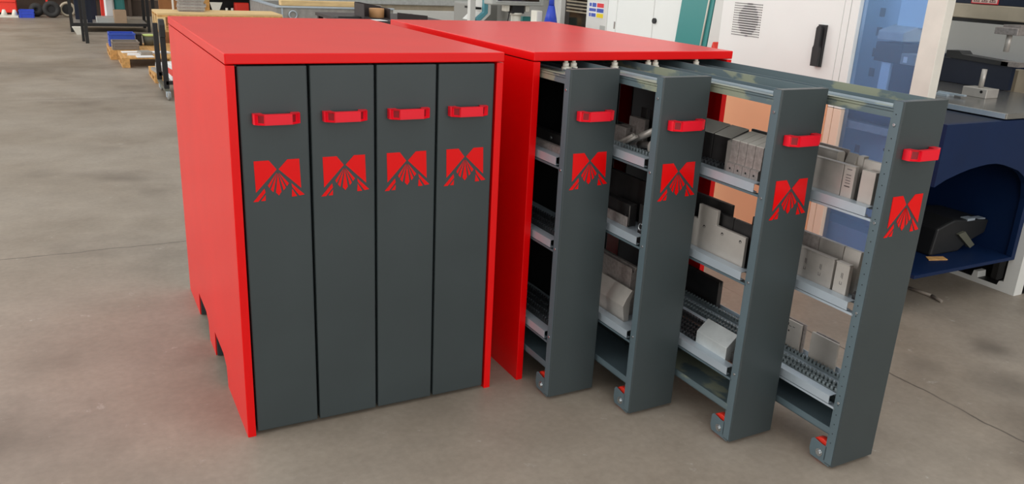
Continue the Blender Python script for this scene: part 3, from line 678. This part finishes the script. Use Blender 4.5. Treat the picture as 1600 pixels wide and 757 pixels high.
# what stands behind the glass
ib = tag(empty('guard_cabinet', (3.05, .3, 0)), 'pale blue slotted panel and control boxes behind tinted glass', 'machine')
part(B_(3.12, 3.14, .14, .64, .3, 1.75), 'slotted_panel', palebl, ib)
for z in (1.335, 1.245, 1.145, 1.05, .95, .86, .665): part(B_(3.117, 3.121, .412, .440, z-.02, z+.02), 'slot', greypl, ib)
part(B_(3.09, 3.12, .215, .275, .3, .78), 'cable_duct', palebl, ib, .004)
part(B_(3.06, 3.12, .15, .29, 1.28, 1.7), 'upper_box', palebl, ib, .004)
part(MB().prism([(2.97, 1.219), (2.97, 1.257), (2.975, 1.262), (3.115, 1.30), (3.115, 1.219)], .175, .312, 'y'), 'head_housing', concrete_b, ib, .003)
part(B_(2.97, 3.115, .165, .312, 1.123, 1.210), 'dark_control_box', dkbrown, ib, .003)
part(B_(2.965, 3.115, .09, .163, 1.123, 1.172), 'grey_arm', cyl_g, ib, .002)
part(B_(2.962, 2.966, .125, .145, 1.132, 1.158), 'number_plate', signw, ib)
part(B_(2.985, 3.115, .225, .275, .84, 1.122), 'white_column', palebl, ib, .003)
part(B_(3.00, 3.115, .11, .222, .84, 1.122), 'dark_recess', navy_d, ib)
part(B_(2.965, 3.115, .10, .45, .79, .825), 'inner_shelf', concrete_b, ib)
part(B_(2.99, 3.14, .14, .64, 0, .3), 'base_box', palebl, ib)
o = MB().rod((0, .16, .030), (0, -.12, .032), .028, 12).rod((.03, .10, .06), (.04, -.14, .03), .022, 12).build('cable_bundle', navy, None, 0, 1, (3.0, .26, .826)); tag(o, 'dark blue cable bundle lying on the shelf behind glass', 'cable')
part(MB().cyl((3.088, .245, .70), .008, .004, 'x', 10), 'bolt', steel_d, ib); part(MB().cyl((3.088, .245, .47), .008, .004, 'x', 10), 'bolt', steel_d, ib)

# white CNC machine with teal panel
cn = tag(empty('machining_centre', (3.6, 3.2, 0)), 'white machining centre with teal panel behind the open cabinet', 'machine')
part(B_(3.56, 5.2, 2.0, 5.3, 0, 2.1), 'body', white_m, cn)
part(B_(3.5, 3.56, 3.33, 3.64, .2, 2.0), 'front_panel', white_m, cn, .004)
part(B_(3.5, 3.56, 3.20, 3.325, .2, 2.0), 'door_leaf', enc_w, cn, .004)
kd = part(B_(3.5, 3.56, 2.725, 3.196, .2, 2.0), 'door_leaf', enc_w, cn, .004)
kd2 = part(B_(3.5, 3.56, 2.38, 2.72, .2, 2.0), 'door_leaf', enc_w, cn, .004)
sub(MB().cyl((3.485, 2.695, 1.122), .020, .016, 'x', 16), 'knob', blackpl, kd2)
sub(B_(3.497, 3.501, 3.205, 3.222, 1.02, 1.075), 'lock', steel_m, kd)
part(B_(3.548, 3.562, 3.64, 4.06, .4, 2.0), 'window', winbl, cn)
for k in range(5): part(B_(3.546, 3.549, 3.66, 4.04, 1.10+.028*k, 1.112+.028*k), 'window_slat', beige, cn)
part(B_(3.5, 3.56, 4.06, 4.12, .2, 2.0), 'window_frame', white_m, cn, .003); part(B_(3.5, 3.56, 4.125, 4.20, .2, 2.0), 'window_frame', white_m, cn, .003)
part(B_(3.5, 3.56, 4.205, 5.3, .2, 2.0), 'front_panel', cyl_g, cn, .004)
sh = part(B_(3.4965, 3.5, 3.376, 3.597, 1.085, 1.205), 'safety_sheet', signw, cn)
for (a, b, c, d, m) in ((.54, .98, .70, .97, sred), (.54, .98, .37, .62, sblue), (.54, .98, .03, .30, syel), (.22, .48, .70, .97, sblue), (.02, .48, .40, .60, sblue), (.18, .48, .05, .28, sblue), (.03, .17, .72, .95, sblue), (.03, .14, .05, .28, sblue)):
    sub(B_(3.495, 3.4966, 3.597-.221*b, 3.597-.221*a, 1.085+.12*c, 1.085+.12*d), 'pictogram_field', m, sh)
part(B_(3.4975, 3.5, 3.345, 3.42, .985, 1.03), 'blank_plate', monit, cn)
part(MB().prism([(2.46, .5), (2.375, 1.30), (2.32, 2.0), (1.985, 2.0), (2.035, 1.30), (2.12, .5)], 3.47, 3.56, 'x'), 'teal_panel', teal, cn, .003)
part(MB().rod((3.46, 2.06, 1.45), (3.46, 2.125, .9), .006, 8), 'cable', white_pl, cn)
part(MB().prism([(2.10, .5), (2.02, 1.30), (1.96, 2.0), (1.72, 2.0), (1.72, .5)], 3.465, 3.56, 'x'), 'end_cover', white_m, cn)
o = MB().prism([(-.10, 0), (-.08, .12), (-.02, .19), (.02, 0)], 0, .06, 'x').build('red_guard', redb, None, .01, 2, (3.40, 1.95, .86)); tag(o, 'small red guard corner beside the white enclosure', 'guard')
st = B_(3.36, 3.46, 1.84, 2.02, 0, .86).build('guard_stand', white_m); tag(st, 'white stand carrying the red guard corner', 'stand')

# control monitor with its bracket
mo = tag(empty('control_monitor', (3.15, 4.25, 0)), 'grey control monitor on white bracket above the open cabinet', 'monitor')
part(B_(2.89, 3.41, 4.2, 4.36, 1.128, 1.60), 'case', monit, mo, .012, 2)
part(MB().box(2.93, 3.37, 4.193, 4.2, 1.152, 1.58), 'screen_bezel', concrete_b, mo, .003)
part(B_(2.945, 3.355, 4.190, 4.194, 1.166, 1.57), 'screen', winbl, mo)
part(MB().box(3.05, 3.09, 4.24, 4.32, 1.075, 1.128).box(3.25, 3.29, 4.24, 4.32, 1.075, 1.128), 'bracket_ear', white_pl, mo, .004)
part(B_(3.115, 3.235, 4.24, 4.32, 1.06, 1.128), 'tilt_joint', blackpl, mo)
part(MB().cyl((3.175, 4.28, 0), .045, 1.045, 'z', 20).cyl((3.175, 4.28, 1.045), .055, .02, 'z', 20), 'pedestal', white_pl, mo)
part(MB().cyl((3.175, 4.28, 0), .16, .02, 'z', 24), 'foot', white_pl, mo)
part(MB().rod((3.10, 4.25, 1.10), (3.06, 4.23, .95), .006, 8), 'cable', black, mo)
part(B_(3.26, 3.34, 4.30, 4.36, .96, 1.03), 'junction_box', teal, mo, .006)
# teal trimmed guard frame
tg = tag(empty('machine_guard', (3.2, 5.1, 0)), 'white machine guard column with blue teal trim left of monitor', 'machine guard')
part(B_(3.06, 3.12, 5.0, 5.06, 0, 1.7), 'column', white_m, tg, .004)
part(MB().prism([(3.215, 1.7), (3.21, 1.02), (3.13, .955), (3.13, .93), (3.16, .93), (3.25, 1.01), (3.255, 1.7)], 5.0, 5.05, 'y'), 'teal_trim', tealb, tg)
part(MB().prism([(3.257, 1.7), (3.252, 1.008), (3.165, .928), (3.20, .93), (3.28, 1.0), (3.285, 1.7)], 5.0, 5.4, 'y'), 'white_edge', white_m, tg)
part(B_(3.14, 3.205, 5.05, 5.3, 1.04, 1.06), 'dark_latch', black, tg)
part(B_(3.286, 4.6, 5.45, 5.9, 0, 1.075), 'grey_housing', cyl_g, tg, .02, 3)
bt = tag(empty('funnel_bottle', (3.2, 3.71, 0)), 'royal blue bottle tapering upward beside the monitor', 'bottle')
part(MB().cyl((3.2, 3.71, 1.0), .062, .16, 'z', 18, .026).cyl((3.2, 3.71, 1.16), .024, .10, 'z', 14, .018), 'body', blueb, bt)
part(MB().cyl((3.2, 3.71, 1.26), .022, .03, 'z', 12), 'cap', blackpl, bt)
tb = tag(empty('machine_side_table', (3.25, 3.75, 0)), 'small white shelf stand carrying the blue bottle', 'stand')
part(B_(3.08, 3.40, 3.60, 4.0, .97, 1.0), 'top', white_m, tb, .003); part(B_(3.20, 3.28, 3.76, 3.84, 0, .97), 'post', white_m, tb)
o = B_(-.03, .03, -.05, .05, 0, .11).build('white_canister', white_pl, None, .008, 2, (3.16, 3.88, 1.0)); tag(o, 'white canister standing behind the blue bottle', 'canister')

# long pale machine bed at the back
lb = tag(empty('machine_bed', (4.3, 11, 0)), 'long pale grey cast machine bed at the back', 'machine')
part(B_(2.6, 6.3, 10.55, 11.6, .765, 1.2), 'cast_beam', concrete_b, lb, .01)
part(B_(3.9, 6.3, 10.6, 11.6, .685, .765), 'worn_rail', beige, lb)
part(B_(2.6, 6.3, 10.58, 11.6, .3, .685), 'white_base', white_m, lb, .01); part(B_(2.7, 6.2, 10.7, 11.5, 0, .3), 'plinth', walld, lb)

# ------------------------------------------------------------------ things behind the closed cabinet
sb_ = tag(empty('steel_bin', (2.75, 9.4, 0)), 'open galvanised steel bin behind the closed cabinet', 'bin')
part(B_(2.03, 3.6, 8.63, 8.66, .1, .8), 'wall', zinc, sb_, .004); part(B_(2.03, 2.06, 8.66, 10.3, .1, .8), 'wall', zinc, sb_, .004); part(B_(3.57, 3.6, 8.66, 10.3, .1, .8), 'wall', zinc, sb_, .004); part(B_(2.03, 3.6, 10.3, 10.33, .1, .8), 'wall', zinc, sb_, .004)
part(B_(2.04, 3.59, 8.64, 10.32, .08, .1), 'floor_sheet', zinc, sb_)
part(MB().box(2.02, 3.61, 8.61, 8.68, .8, .822).box(2.02, 2.09, 8.68, 10.34, .8, .822), 'rim', galv, sb_, .003)
part(MB().torus((2.235, 8.615, .715), .05, .010, 'y', 20, 8), 'lifting_ring', galv, sb_)
part(B_(2.09, 2.11, 8.618, 8.632, .1, .8), 'corner_rib', galv, sb_)
for (xx, yy) in ((2.1, 8.7), (3.5, 8.7), (2.1, 10.2), (3.5, 10.2)): part(B_(xx-.05, xx+.05, yy-.05, yy+.05, 0, .08), 'foot', zinc, sb_)
o = B_(0, 1.02, 0, .14, 0, .065).build('wooden_beam', wood_l, None, .004, 1, (2.11, 8.7, .823)); tag(o, 'pale wooden beam lying across the steel bin', 'beam')
o = B_(0, .3, 0, .1, 0, .03).build('grey_offcut', steel_m, None, .004, 1, (3.15, 8.68, .823)); tag(o, 'grey metal offcut beside the wooden beam', 'offcut')
# black packing bench with box, tape and papers
bb = tag(empty('packing_bench', (1.8, 4.2, 0)), 'black bench between the two red cabinets', 'bench')
part(B_(1.49, 2.35, 3.80, 4.7, .985, 1.01), 'top', dkbrown, bb, .002)
part(B_(1.5, 2.3, 3.83, 3.86, .2, .985), 'front_sheet', dkbrown, bb)
for (xx, yy) in ((1.50, 3.87), (2.28, 3.87), (1.50, 4.63), (2.28, 4.63)): part(B_(xx, xx+.04, yy, yy+.04, 0, .985), 'leg', black, bb)
bx = tag(empty('open_box', (1.79, 4.1, 1.01)), 'dark open cardboard box on the black bench', 'box')
part(MB().prism([(1.685, 1.01), (1.685, 1.125), (1.72, 1.125), (1.90, 1.095), (1.90, 1.01)], 4.22, 4.226, 'y'), 'rear_flap', dkbrown, bx)
part(B_(1.682, 1.688, 3.98, 4.226, 1.01, 1.12), 'side_flap', dkbrown, bx); part(B_(1.897, 1.903, 4.0, 4.226, 1.01, 1.09), 'side_flap', dkbrown, bx); part(B_(1.685, 1.9, 4.0, 4.22, 1.01, 1.016), 'bottom', dkbrown, bx)
o = MB().cyl((0, 0, 0), .060, .07, 'z', 28, None, .035).build('tape_roll', tape, None, .002, 1, (1.825, 4.10, 1.016)); tag(o, 'brown kraft tape roll standing in the dark box', 'tape roll')
o = MB().prism([(0, .0), (.25, .0), (.25, .035), (0, .055)], 0, .018, 'y').build('dark_board', dkbrown, None, .001, 1, (1.95, 3.95, 1.01)); tag(o, 'dark flat board standing on the bench right of tape roll', 'board')
o = MB().prism([(0, 0), (.27, -.02), (.25, .10), (.02, .08)], 0, .004, 'z').build('paper_sheet', paper, None, 0, 1, (1.54, 3.82, 1.0105)); tag(o, 'white paper sheet lying on the black bench', 'paper')
o = MB().prism([(0, .01), (.24, 0), (.20, .12), (-.02, .08)], 0, .012, 'z').build('dark_folder', black, None, 0, 1, (1.50, 4.05, 1.0105)); tag(o, 'dark folder lying left of the white paper', 'folder')

# ------------------------------------------------------------------ pallets and carts on the left
def pallet(label, x0, y0, lx, ly, h=.125, group='wooden pallets on the floor', z0=0.0, m=None):
    m = m or wood
    p = tag(empty('wooden_pallet', (x0+lx/2, y0+ly/2, z0)), label, 'pallet', group)
    hx, hy = lx/2, ly/2; th = .018; nb = 6
    bw = ly/nb*.82
    me = B_(-hx, hx, 0, bw, 0, th).build('plank', m); M1 = me.data; bpy.data.objects.remove(me)
    me = B_(-.045, .045, -.045, .045, 0, h-3*th).build('block', m); M2 = me.data; bpy.data.objects.remove(me)
    me = B_(-.045, .045, -hy, hy, 0, th).build('plank', m); M3 = me.data; bpy.data.objects.remove(me)
    for k in range(nb): link_mesh('plank', M1, p, (0, -hy+k*(ly-bw)/(nb-1), h-th))
    for sx in (-hx+.045, 0, hx-.045):
        link_mesh('stringer_board', M3, p, (sx, 0, h-2*th)); link_mesh('bottom_board', M3, p, (sx, 0, 0))
        for sy in (-hy+.045, 0, hy-.045): link_mesh('block', M2, p, (sx, sy, th))
    return p
pallet('nearer wooden pallet with white metal scraps behind red cabinet', .205, 9.13, 1.2, .82)
pallet('farther wooden pallet carrying blue and grey crates', .115, 9.98, 1.2, .92)
pallet('wooden pallet beside the black cart wheels', .455, 7.75, 1.0, .75, .10)
def sheet(label, x, y, z, w, d, t, rz, m, name='metal_sheet', cat='sheet', group='scraps on the nearer pallet'):
    o = B_(-w/2, w/2, -d/2, d/2, 0, t).build(name, m, None, 0, 1, (x, y, z), rz); return tag(o, label, cat, group)
sheet('white scrap strip lying rearmost on the nearer pallet', .42, 9.72, .126, .36, .14, .012, .1, paper)
sheet('white scrap sheet at the left edge of the nearer pallet', .37, 9.42, .126, .16, .14, .014, -.1, paper)
sheet('grey folded scrap piece at the middle of nearer pallet', .50, 9.46, .126, .14, .22, .045, .15, zinc)
sheet('white scrap sheet hanging over the front of nearer pallet', .48, 9.20, .126, .20, .16, .010, .05, paper)
sheet('white scrap sheet at the right of the nearer pallet', .70, 9.62, .126, .22, .18, .02, .3, paper)
sheet('grey sheet bundle on the pallet by the cart', .62, 7.98, .101, .30, .36, .03, .1, zinc, 'sheet_bundle', 'sheet', 'bundles by the cart')
sheet('pale sheet bundle stacked on the grey one by the cart', .64, 8.20, .132, .26, .30, .03, -.1, paper, 'sheet_bundle', 'sheet', 'bundles by the cart')
def crate(label, x, y, z, w, d, h, m, t=.015, group=None, ribs=True, name='plastic_crate'):
    c = tag(empty(name, (x, y, z)), label, 'crate', group)
    MB().box(-w/2, w/2, -d/2, -d/2+t, 0, h).build('front_wall', m, c, .003); MB().box(-w/2, w/2, d/2-t, d/2, 0, h).build('rear_wall', m, c, .003)
    MB().box(-w/2, -w/2+t, -d/2+t, d/2-t, 0, h).build('side_wall', m, c, .003); MB().box(w/2-t, w/2, -d/2+t, d/2-t, 0, h).build('side_wall', m, c, .003)
    MB().box(-w/2+t, w/2-t, -d/2+t, d/2-t, 0, t).build('bottom', m, c)
    if ribs:
        MB().box(-w/2-.008, w/2+.008, -d/2-.008, -d/2, h-.025, h).box(-w/2-.008, w/2+.008, -d/2-.008, -d/2, h*.45, h*.45+.012).build('rim', m, c)
        for xx in (-w/2+.02, w/2-.03): MB().box(xx, xx+.015, -d/2-.007, -d/2, 0, h).build('rib', m, c)
    return c
crate('grey plastic crate on the farther pallet', .315, 10.16, .126, .33, .30, .11, greypl)
crate('blue plastic crate standing behind the grey crate', .30, 10.58, .126, .33, .30, .18, blue)
o = tag(empty('lidded_bin', (.66, 10.62, 0)), 'dark olive bin with a lime green lid', 'bin')
part(MB().cyl((.66, 10.62, .126), .07, .13, 'z', 18, .085), 'body', olive, o); part(MB().cyl((.66, 10.62, .256), .088, .02, 'z', 18), 'lid', lime, o)
o = tag(empty('dark_box', (.53, 10.65, .126)), 'small dark box between the crates and lidded bin', 'box'); part(B_(.49, .56, 10.56, 10.74, .126, .27), 'body', black, o, .004); part(B_(.485, .565, 10.55, 10.75, .27, .285), 'lid', blackpl, o)
# black cart
ct = tag(empty('sheet_cart', (.75, 6.95, 0)), 'black steel sheet cart on grey castors beside the cabinet', 'cart')
for yy in (6.62, 7.30):
    for xx in (.452, 1.05):
        cp = part(B_(xx-.012, xx+.038, yy-.02, yy+.02, .110, .70), 'post', black, ct, .003)
        part(MB().torus((xx+.02, yy-.06, .045), .032, .013, 'x', 18, 8), 'castor_wheel', cyl_g, ct)
        part(MB().cyl((xx+.008, yy-.06, .045), .024, .024, 'x', 14), 'castor_hub', galv, ct)
        part(MB().box(xx, xx+.006, yy-.08, yy, .03, .075).box(xx+.034, xx+.04, yy-.08, yy, .03, .075).box(xx, xx+.04, yy-.08, yy+.01, .075, .085), 'castor_fork', galv, ct)
part(MB().prism([(6.56, .62), (6.56, .74), (6.60, .785), (6.68, .79), (6.70, .74), (6.66, .62)], .440, .490, 'x'), 'push_bracket', black, ct, .004)
for xx in (.444, 1.05): part(B_(xx, xx+.04, 6.60, 7.32, .085, .110), 'side_rail', olive, ct)
part(B_(.463, 1.09, 6.60, 6.64, .150, .185), 'cross_rail', black, ct); part(B_(.463, 1.09, 7.28, 7.32, .150, .185), 'cross_rail', black, ct)
part(B_(.50, 1.06, 6.63, 7.29, .150, .158), 'deck', zinc, ct)
for k, (zz, m, lb) in enumerate(((.16, paper, 'lowest white'), (.24, redb, 'middle red'), (.31, paper, 'top white'))):
    o = B_(-.24, .24, -.2, .2, 0, .05 if k != 1 else .06).build('parts_tray', m, None, .006, 1, (.77, 6.95, [.1585, .2095, .2705][k]), .05*k); tag(o, lb+' tray stacked on the black cart', 'tray', 'trays on the cart')
# raised wooden pallet with stacked sheets
rp = tag(empty('wooden_platform', (1.17, 7.6, 0)), 'raised wooden pallet platform carrying a stack of grey sheets', 'platform')
for k in range(5): part(B_(.50, 1.82, 7.36+k*.118, 7.36+k*.118+.110, .78, .80), 'plank', wood_l, rp)
for yy in (7.36, 7.62, 7.88): part(B_(.50, 1.82, yy, yy+.06, .755, .78), 'stringer', wood, rp)
for xx in (.50, 1.12, 1.74):
    for yy in (7.36, 7.62, 7.88): part(B_(xx, xx+.08, yy, yy+.065, .62, .755), 'block', wood_l, rp)
for yy in (7.36, 7.62, 7.88): part(B_(.50, 1.82, yy, yy+.065, .60, .62), 'bottom_board', wood, rp)
for xx in (.95, 1.65):
    for yy in (7.38, 7.86): part(B_(xx, xx+.07, yy, yy+.05, 0, .60), 'leg', wood, rp)
for k in range(9):
    o = B_(-.135+R.uniform(-.01, .01), .135+R.uniform(-.015, .015), -.12, .12, 0, .017).build('grey_sheet', zinc if k % 2 else steel_m, None, 0, 1, (.89, 7.72+R.uniform(-.01, .01), .8+k*.0172), R.uniform(-.04, .04)); tag(o, 'grey metal sheet, %s of the stack on the wooden platform' % ('bottom', 'second from the bottom', 'third from the bottom', 'fourth from the bottom', 'middle one', 'fourth from the top', 'third from the top', 'second from the top', 'topmost')[k], 'sheet', 'grey sheets on the platform')
o = B_(0, .016, 0, .05, 0, .6).build('white_post', white_m, None, 0, 1, (.715, 7.88, .8)); tag(o, 'thin white post standing left of the sheet stack', 'post')
o = B_(0, .07, 0, .02, 0, .5).build('upright_plank', wood, None, 0, 1, (1.04, 7.86, .8)); tag(o, 'upright wood plank right of the sheet stack', 'plank')
o = B_(0, .28, 0, .03, 0, 1.4).build('fibreboard_sheet', board, None, 0, 1, (.60, 9.2+1.6, 0)); tag(o, 'tall brown fibreboard sheet standing behind the sheet stack', 'board')
o.location = (.86, 11.0, 0); 
# dark blue machine with clutter
dm = tag(empty('blue_machine', (1.7, 11.2, 0)), 'dark blue machine behind the raised wooden platform', 'machine')
part(B_(1.35, 2.6, 10.9, 11.9, 0, .58), 'lower_body', navy_d, dm); part(B_(1.35, 2.6, 11.5, 11.9, .58, .80), 'recess_back', black, dm); part(B_(1.35, 2.6, 10.9, 11.9, .80, 1.3), 'upper_body', navy, dm, .01); part(B_(2.24, 2.6, 10.9, 11.5, .58, .80), 'end_wall', white_m, dm)
part(MB().prism([(1.60, .58), (1.56, .72), (1.74, .72), (1.68, .58)], 10.92, 10.95, 'y'), 'white_guard', white_pl, dm)
for xx in (1.80, 1.88): part(MB().cyl((xx, 10.95, .58), .018, .06, 'z', 12), 'white_cap', white_pl, dm)
part(B_(1.93, 2.13, 10.95, 11.1, .58, .72), 'red_valve', redb, dm, .01)
# workbench frames far left
wf = tag(empty('workbench', (.35, 14.4, 0)), 'black steel workbench frame with low shelf', 'workbench')
for xx in (-.30, .92):
    for yy in (13.98, 14.9): part(B_(xx, xx+.05, yy, yy+.05, 0, .9), 'leg', black, wf)
for yy in (13.98, 14.9): part(B_(-.25, .92, yy, yy+.05, .10, .15), 'low_rail', black, wf); part(B_(-.25, .92, yy, yy+.05, .85, .9), 'top_rail', black, wf)
for xx in (-.30, .92): part(B_(xx, xx+.05, 14.03, 14.9, .10, .15), 'side_rail', black, wf)
part(B_(-.35, 1.02, 13.93, 15.0, .9, .95), 'top', wood, wf)
part(B_(-.25, .92, 14.03, 14.9, .135, .15), 'shelf', zinc, wf)
ft = tag(empty('steel_trestle', (.1, 12.3, 0)), 'narrow steel trestle in front of the black workbench', 'trestle')
part(B_(-.125, -.075, 12.1, 12.15, 0, .9), 'leg', rubber, ft); part(B_(-.165, -.125, 12.4, 12.45, 0, .9), 'leg', black, ft); part(B_(.85, .90, 12.1, 12.15, .28, .9), 'leg', black, ft)
part(B_(-.165, .90, 12.1, 12.5, .9, .95), 'top', walld, ft)
part(B_(-.06, .01, 12.45, 12.47, .28, .9), 'side_sheet', navy_d, ft)
o = tag(empty('plastic_wedge', (-.22, 13.6, 0)), 'white plastic wedge block by the workbench leg', 'block'); part(MB().prism([(-.28, .12), (-.15, .12), (-.15, .0), (-.22, .0)], 13.5, 13.7, 'y'), 'body', white_pl, o)
def onshelf(name, label, cat, x0, x1, y0, y1, h, m, z=.151, bevel=.004):
    o = B_((x0-x1)/2, (x1-x0)/2, (y0-y1)/2, (y1-y0)/2, 0, h).build(name, m, None, bevel, 1, ((x0+x1)/2, (y0+y1)/2, z)); return tag(o, label, cat, 'things on the workbench shelf')
onshelf('grey_case', 'flat grey case on the workbench shelf', 'case', .12, .40, 14.1, 14.5, .09, monit)
onshelf('carton', 'upright cardboard carton on the workbench shelf', 'carton', .40, .60, 14.05, 14.3, .22, card)
onshelf('red_upright', 'red upright profile on the workbench shelf', 'profile', .22, .28, 14.6, 14.7, .5, redb)
onshelf('white_sack', 'crumpled white sack on the workbench shelf', 'sack', .28, .44, 14.55, 14.8, .45, paper, bevel=.03)
onshelf('teal_bottle', 'teal bottle pack behind the cardboard carton', 'bottle pack', .45, .62, 14.6, 14.8, .42, teal, bevel=.03)
onshelf('leaning_board', 'dark blue panel leaning at the workbench left end', 'board', -.20, .16, 14.82, 14.88, .6, navy_d)
# far wall things
def tyre(label, x, y, r, rr, m, hub):
    t = tag(empty('tyre', (x, y, 0)), label, 'tyre', 'tyres along the end wall')
    part(MB().torus((x, y, r), r-rr, rr, 'y', 28, 10, 1.2), 'tread', m, t); part(MB().cyl((x, y-.02, r), r-rr*1.6, .04, 'y', 20), 'hub', hub, t)
    return t
tyre('grey tyre with dark hub standing against the end wall', -.585, 17.1, .165, .052, rubber, black)
tyre('plain dark tyre left of the grey tyre', -.86, 17.35, .135, .06, rubber, rubber)
tyre('dark tyre with pale rim right of the grey tyre', -.30, 17.3, .155, .03, beige, black)
crate('small blue crate on the floor by the end wall', -1.03, 17.1, 0, .26, .28, .15, blueb, name='blue_crate')
o = tag(empty('red_container', (-1.45, 17.3, 0)), 'orange red container on white feet by the end wall', 'container')
part(B_(-1.75, -1.20, 17.3, 17.6, .07, .30), 'body', redb, o, .01); part(B_(-1.76, -1.20, 17.28, 17.62, .27, .31), 'lid', redb, o, .01)
part(B_(-1.72, -1.18, 17.0, 17.3, 0, .035), 'white_base', white_pl, o)
for xx in (-1.42, -1.24): part(MB().cyl((xx, 17.1, .035), .06, .11, 'z', 14, .025), 'white_foot', white_pl, o)
o = B_(-.02, .02, -.02, .02, 0, 1.2).build('red_pole', redb, None, 0, 1, (-.66, 17.4, 0)); tag(o, 'thin red pole standing behind the grey tyre', 'pole')
o = B_(-1.5, 1.4, 0, .12, 0, .05).build('wall_plank', wood, None, 0, 1, (-.4, 17.7, .40)); tag(o, 'long wooden plank fixed along the end wall', 'plank')
for k, xx in enumerate((-1.6, .9)): o = B_(-.03, .03, 0, .1, 0, .4).build('plank_bracket', walld, None, 0, 1, (xx, 17.72, 0)); tag(o, ('left' if k == 0 else 'right')+' dark bracket under the long wall plank', 'bracket')
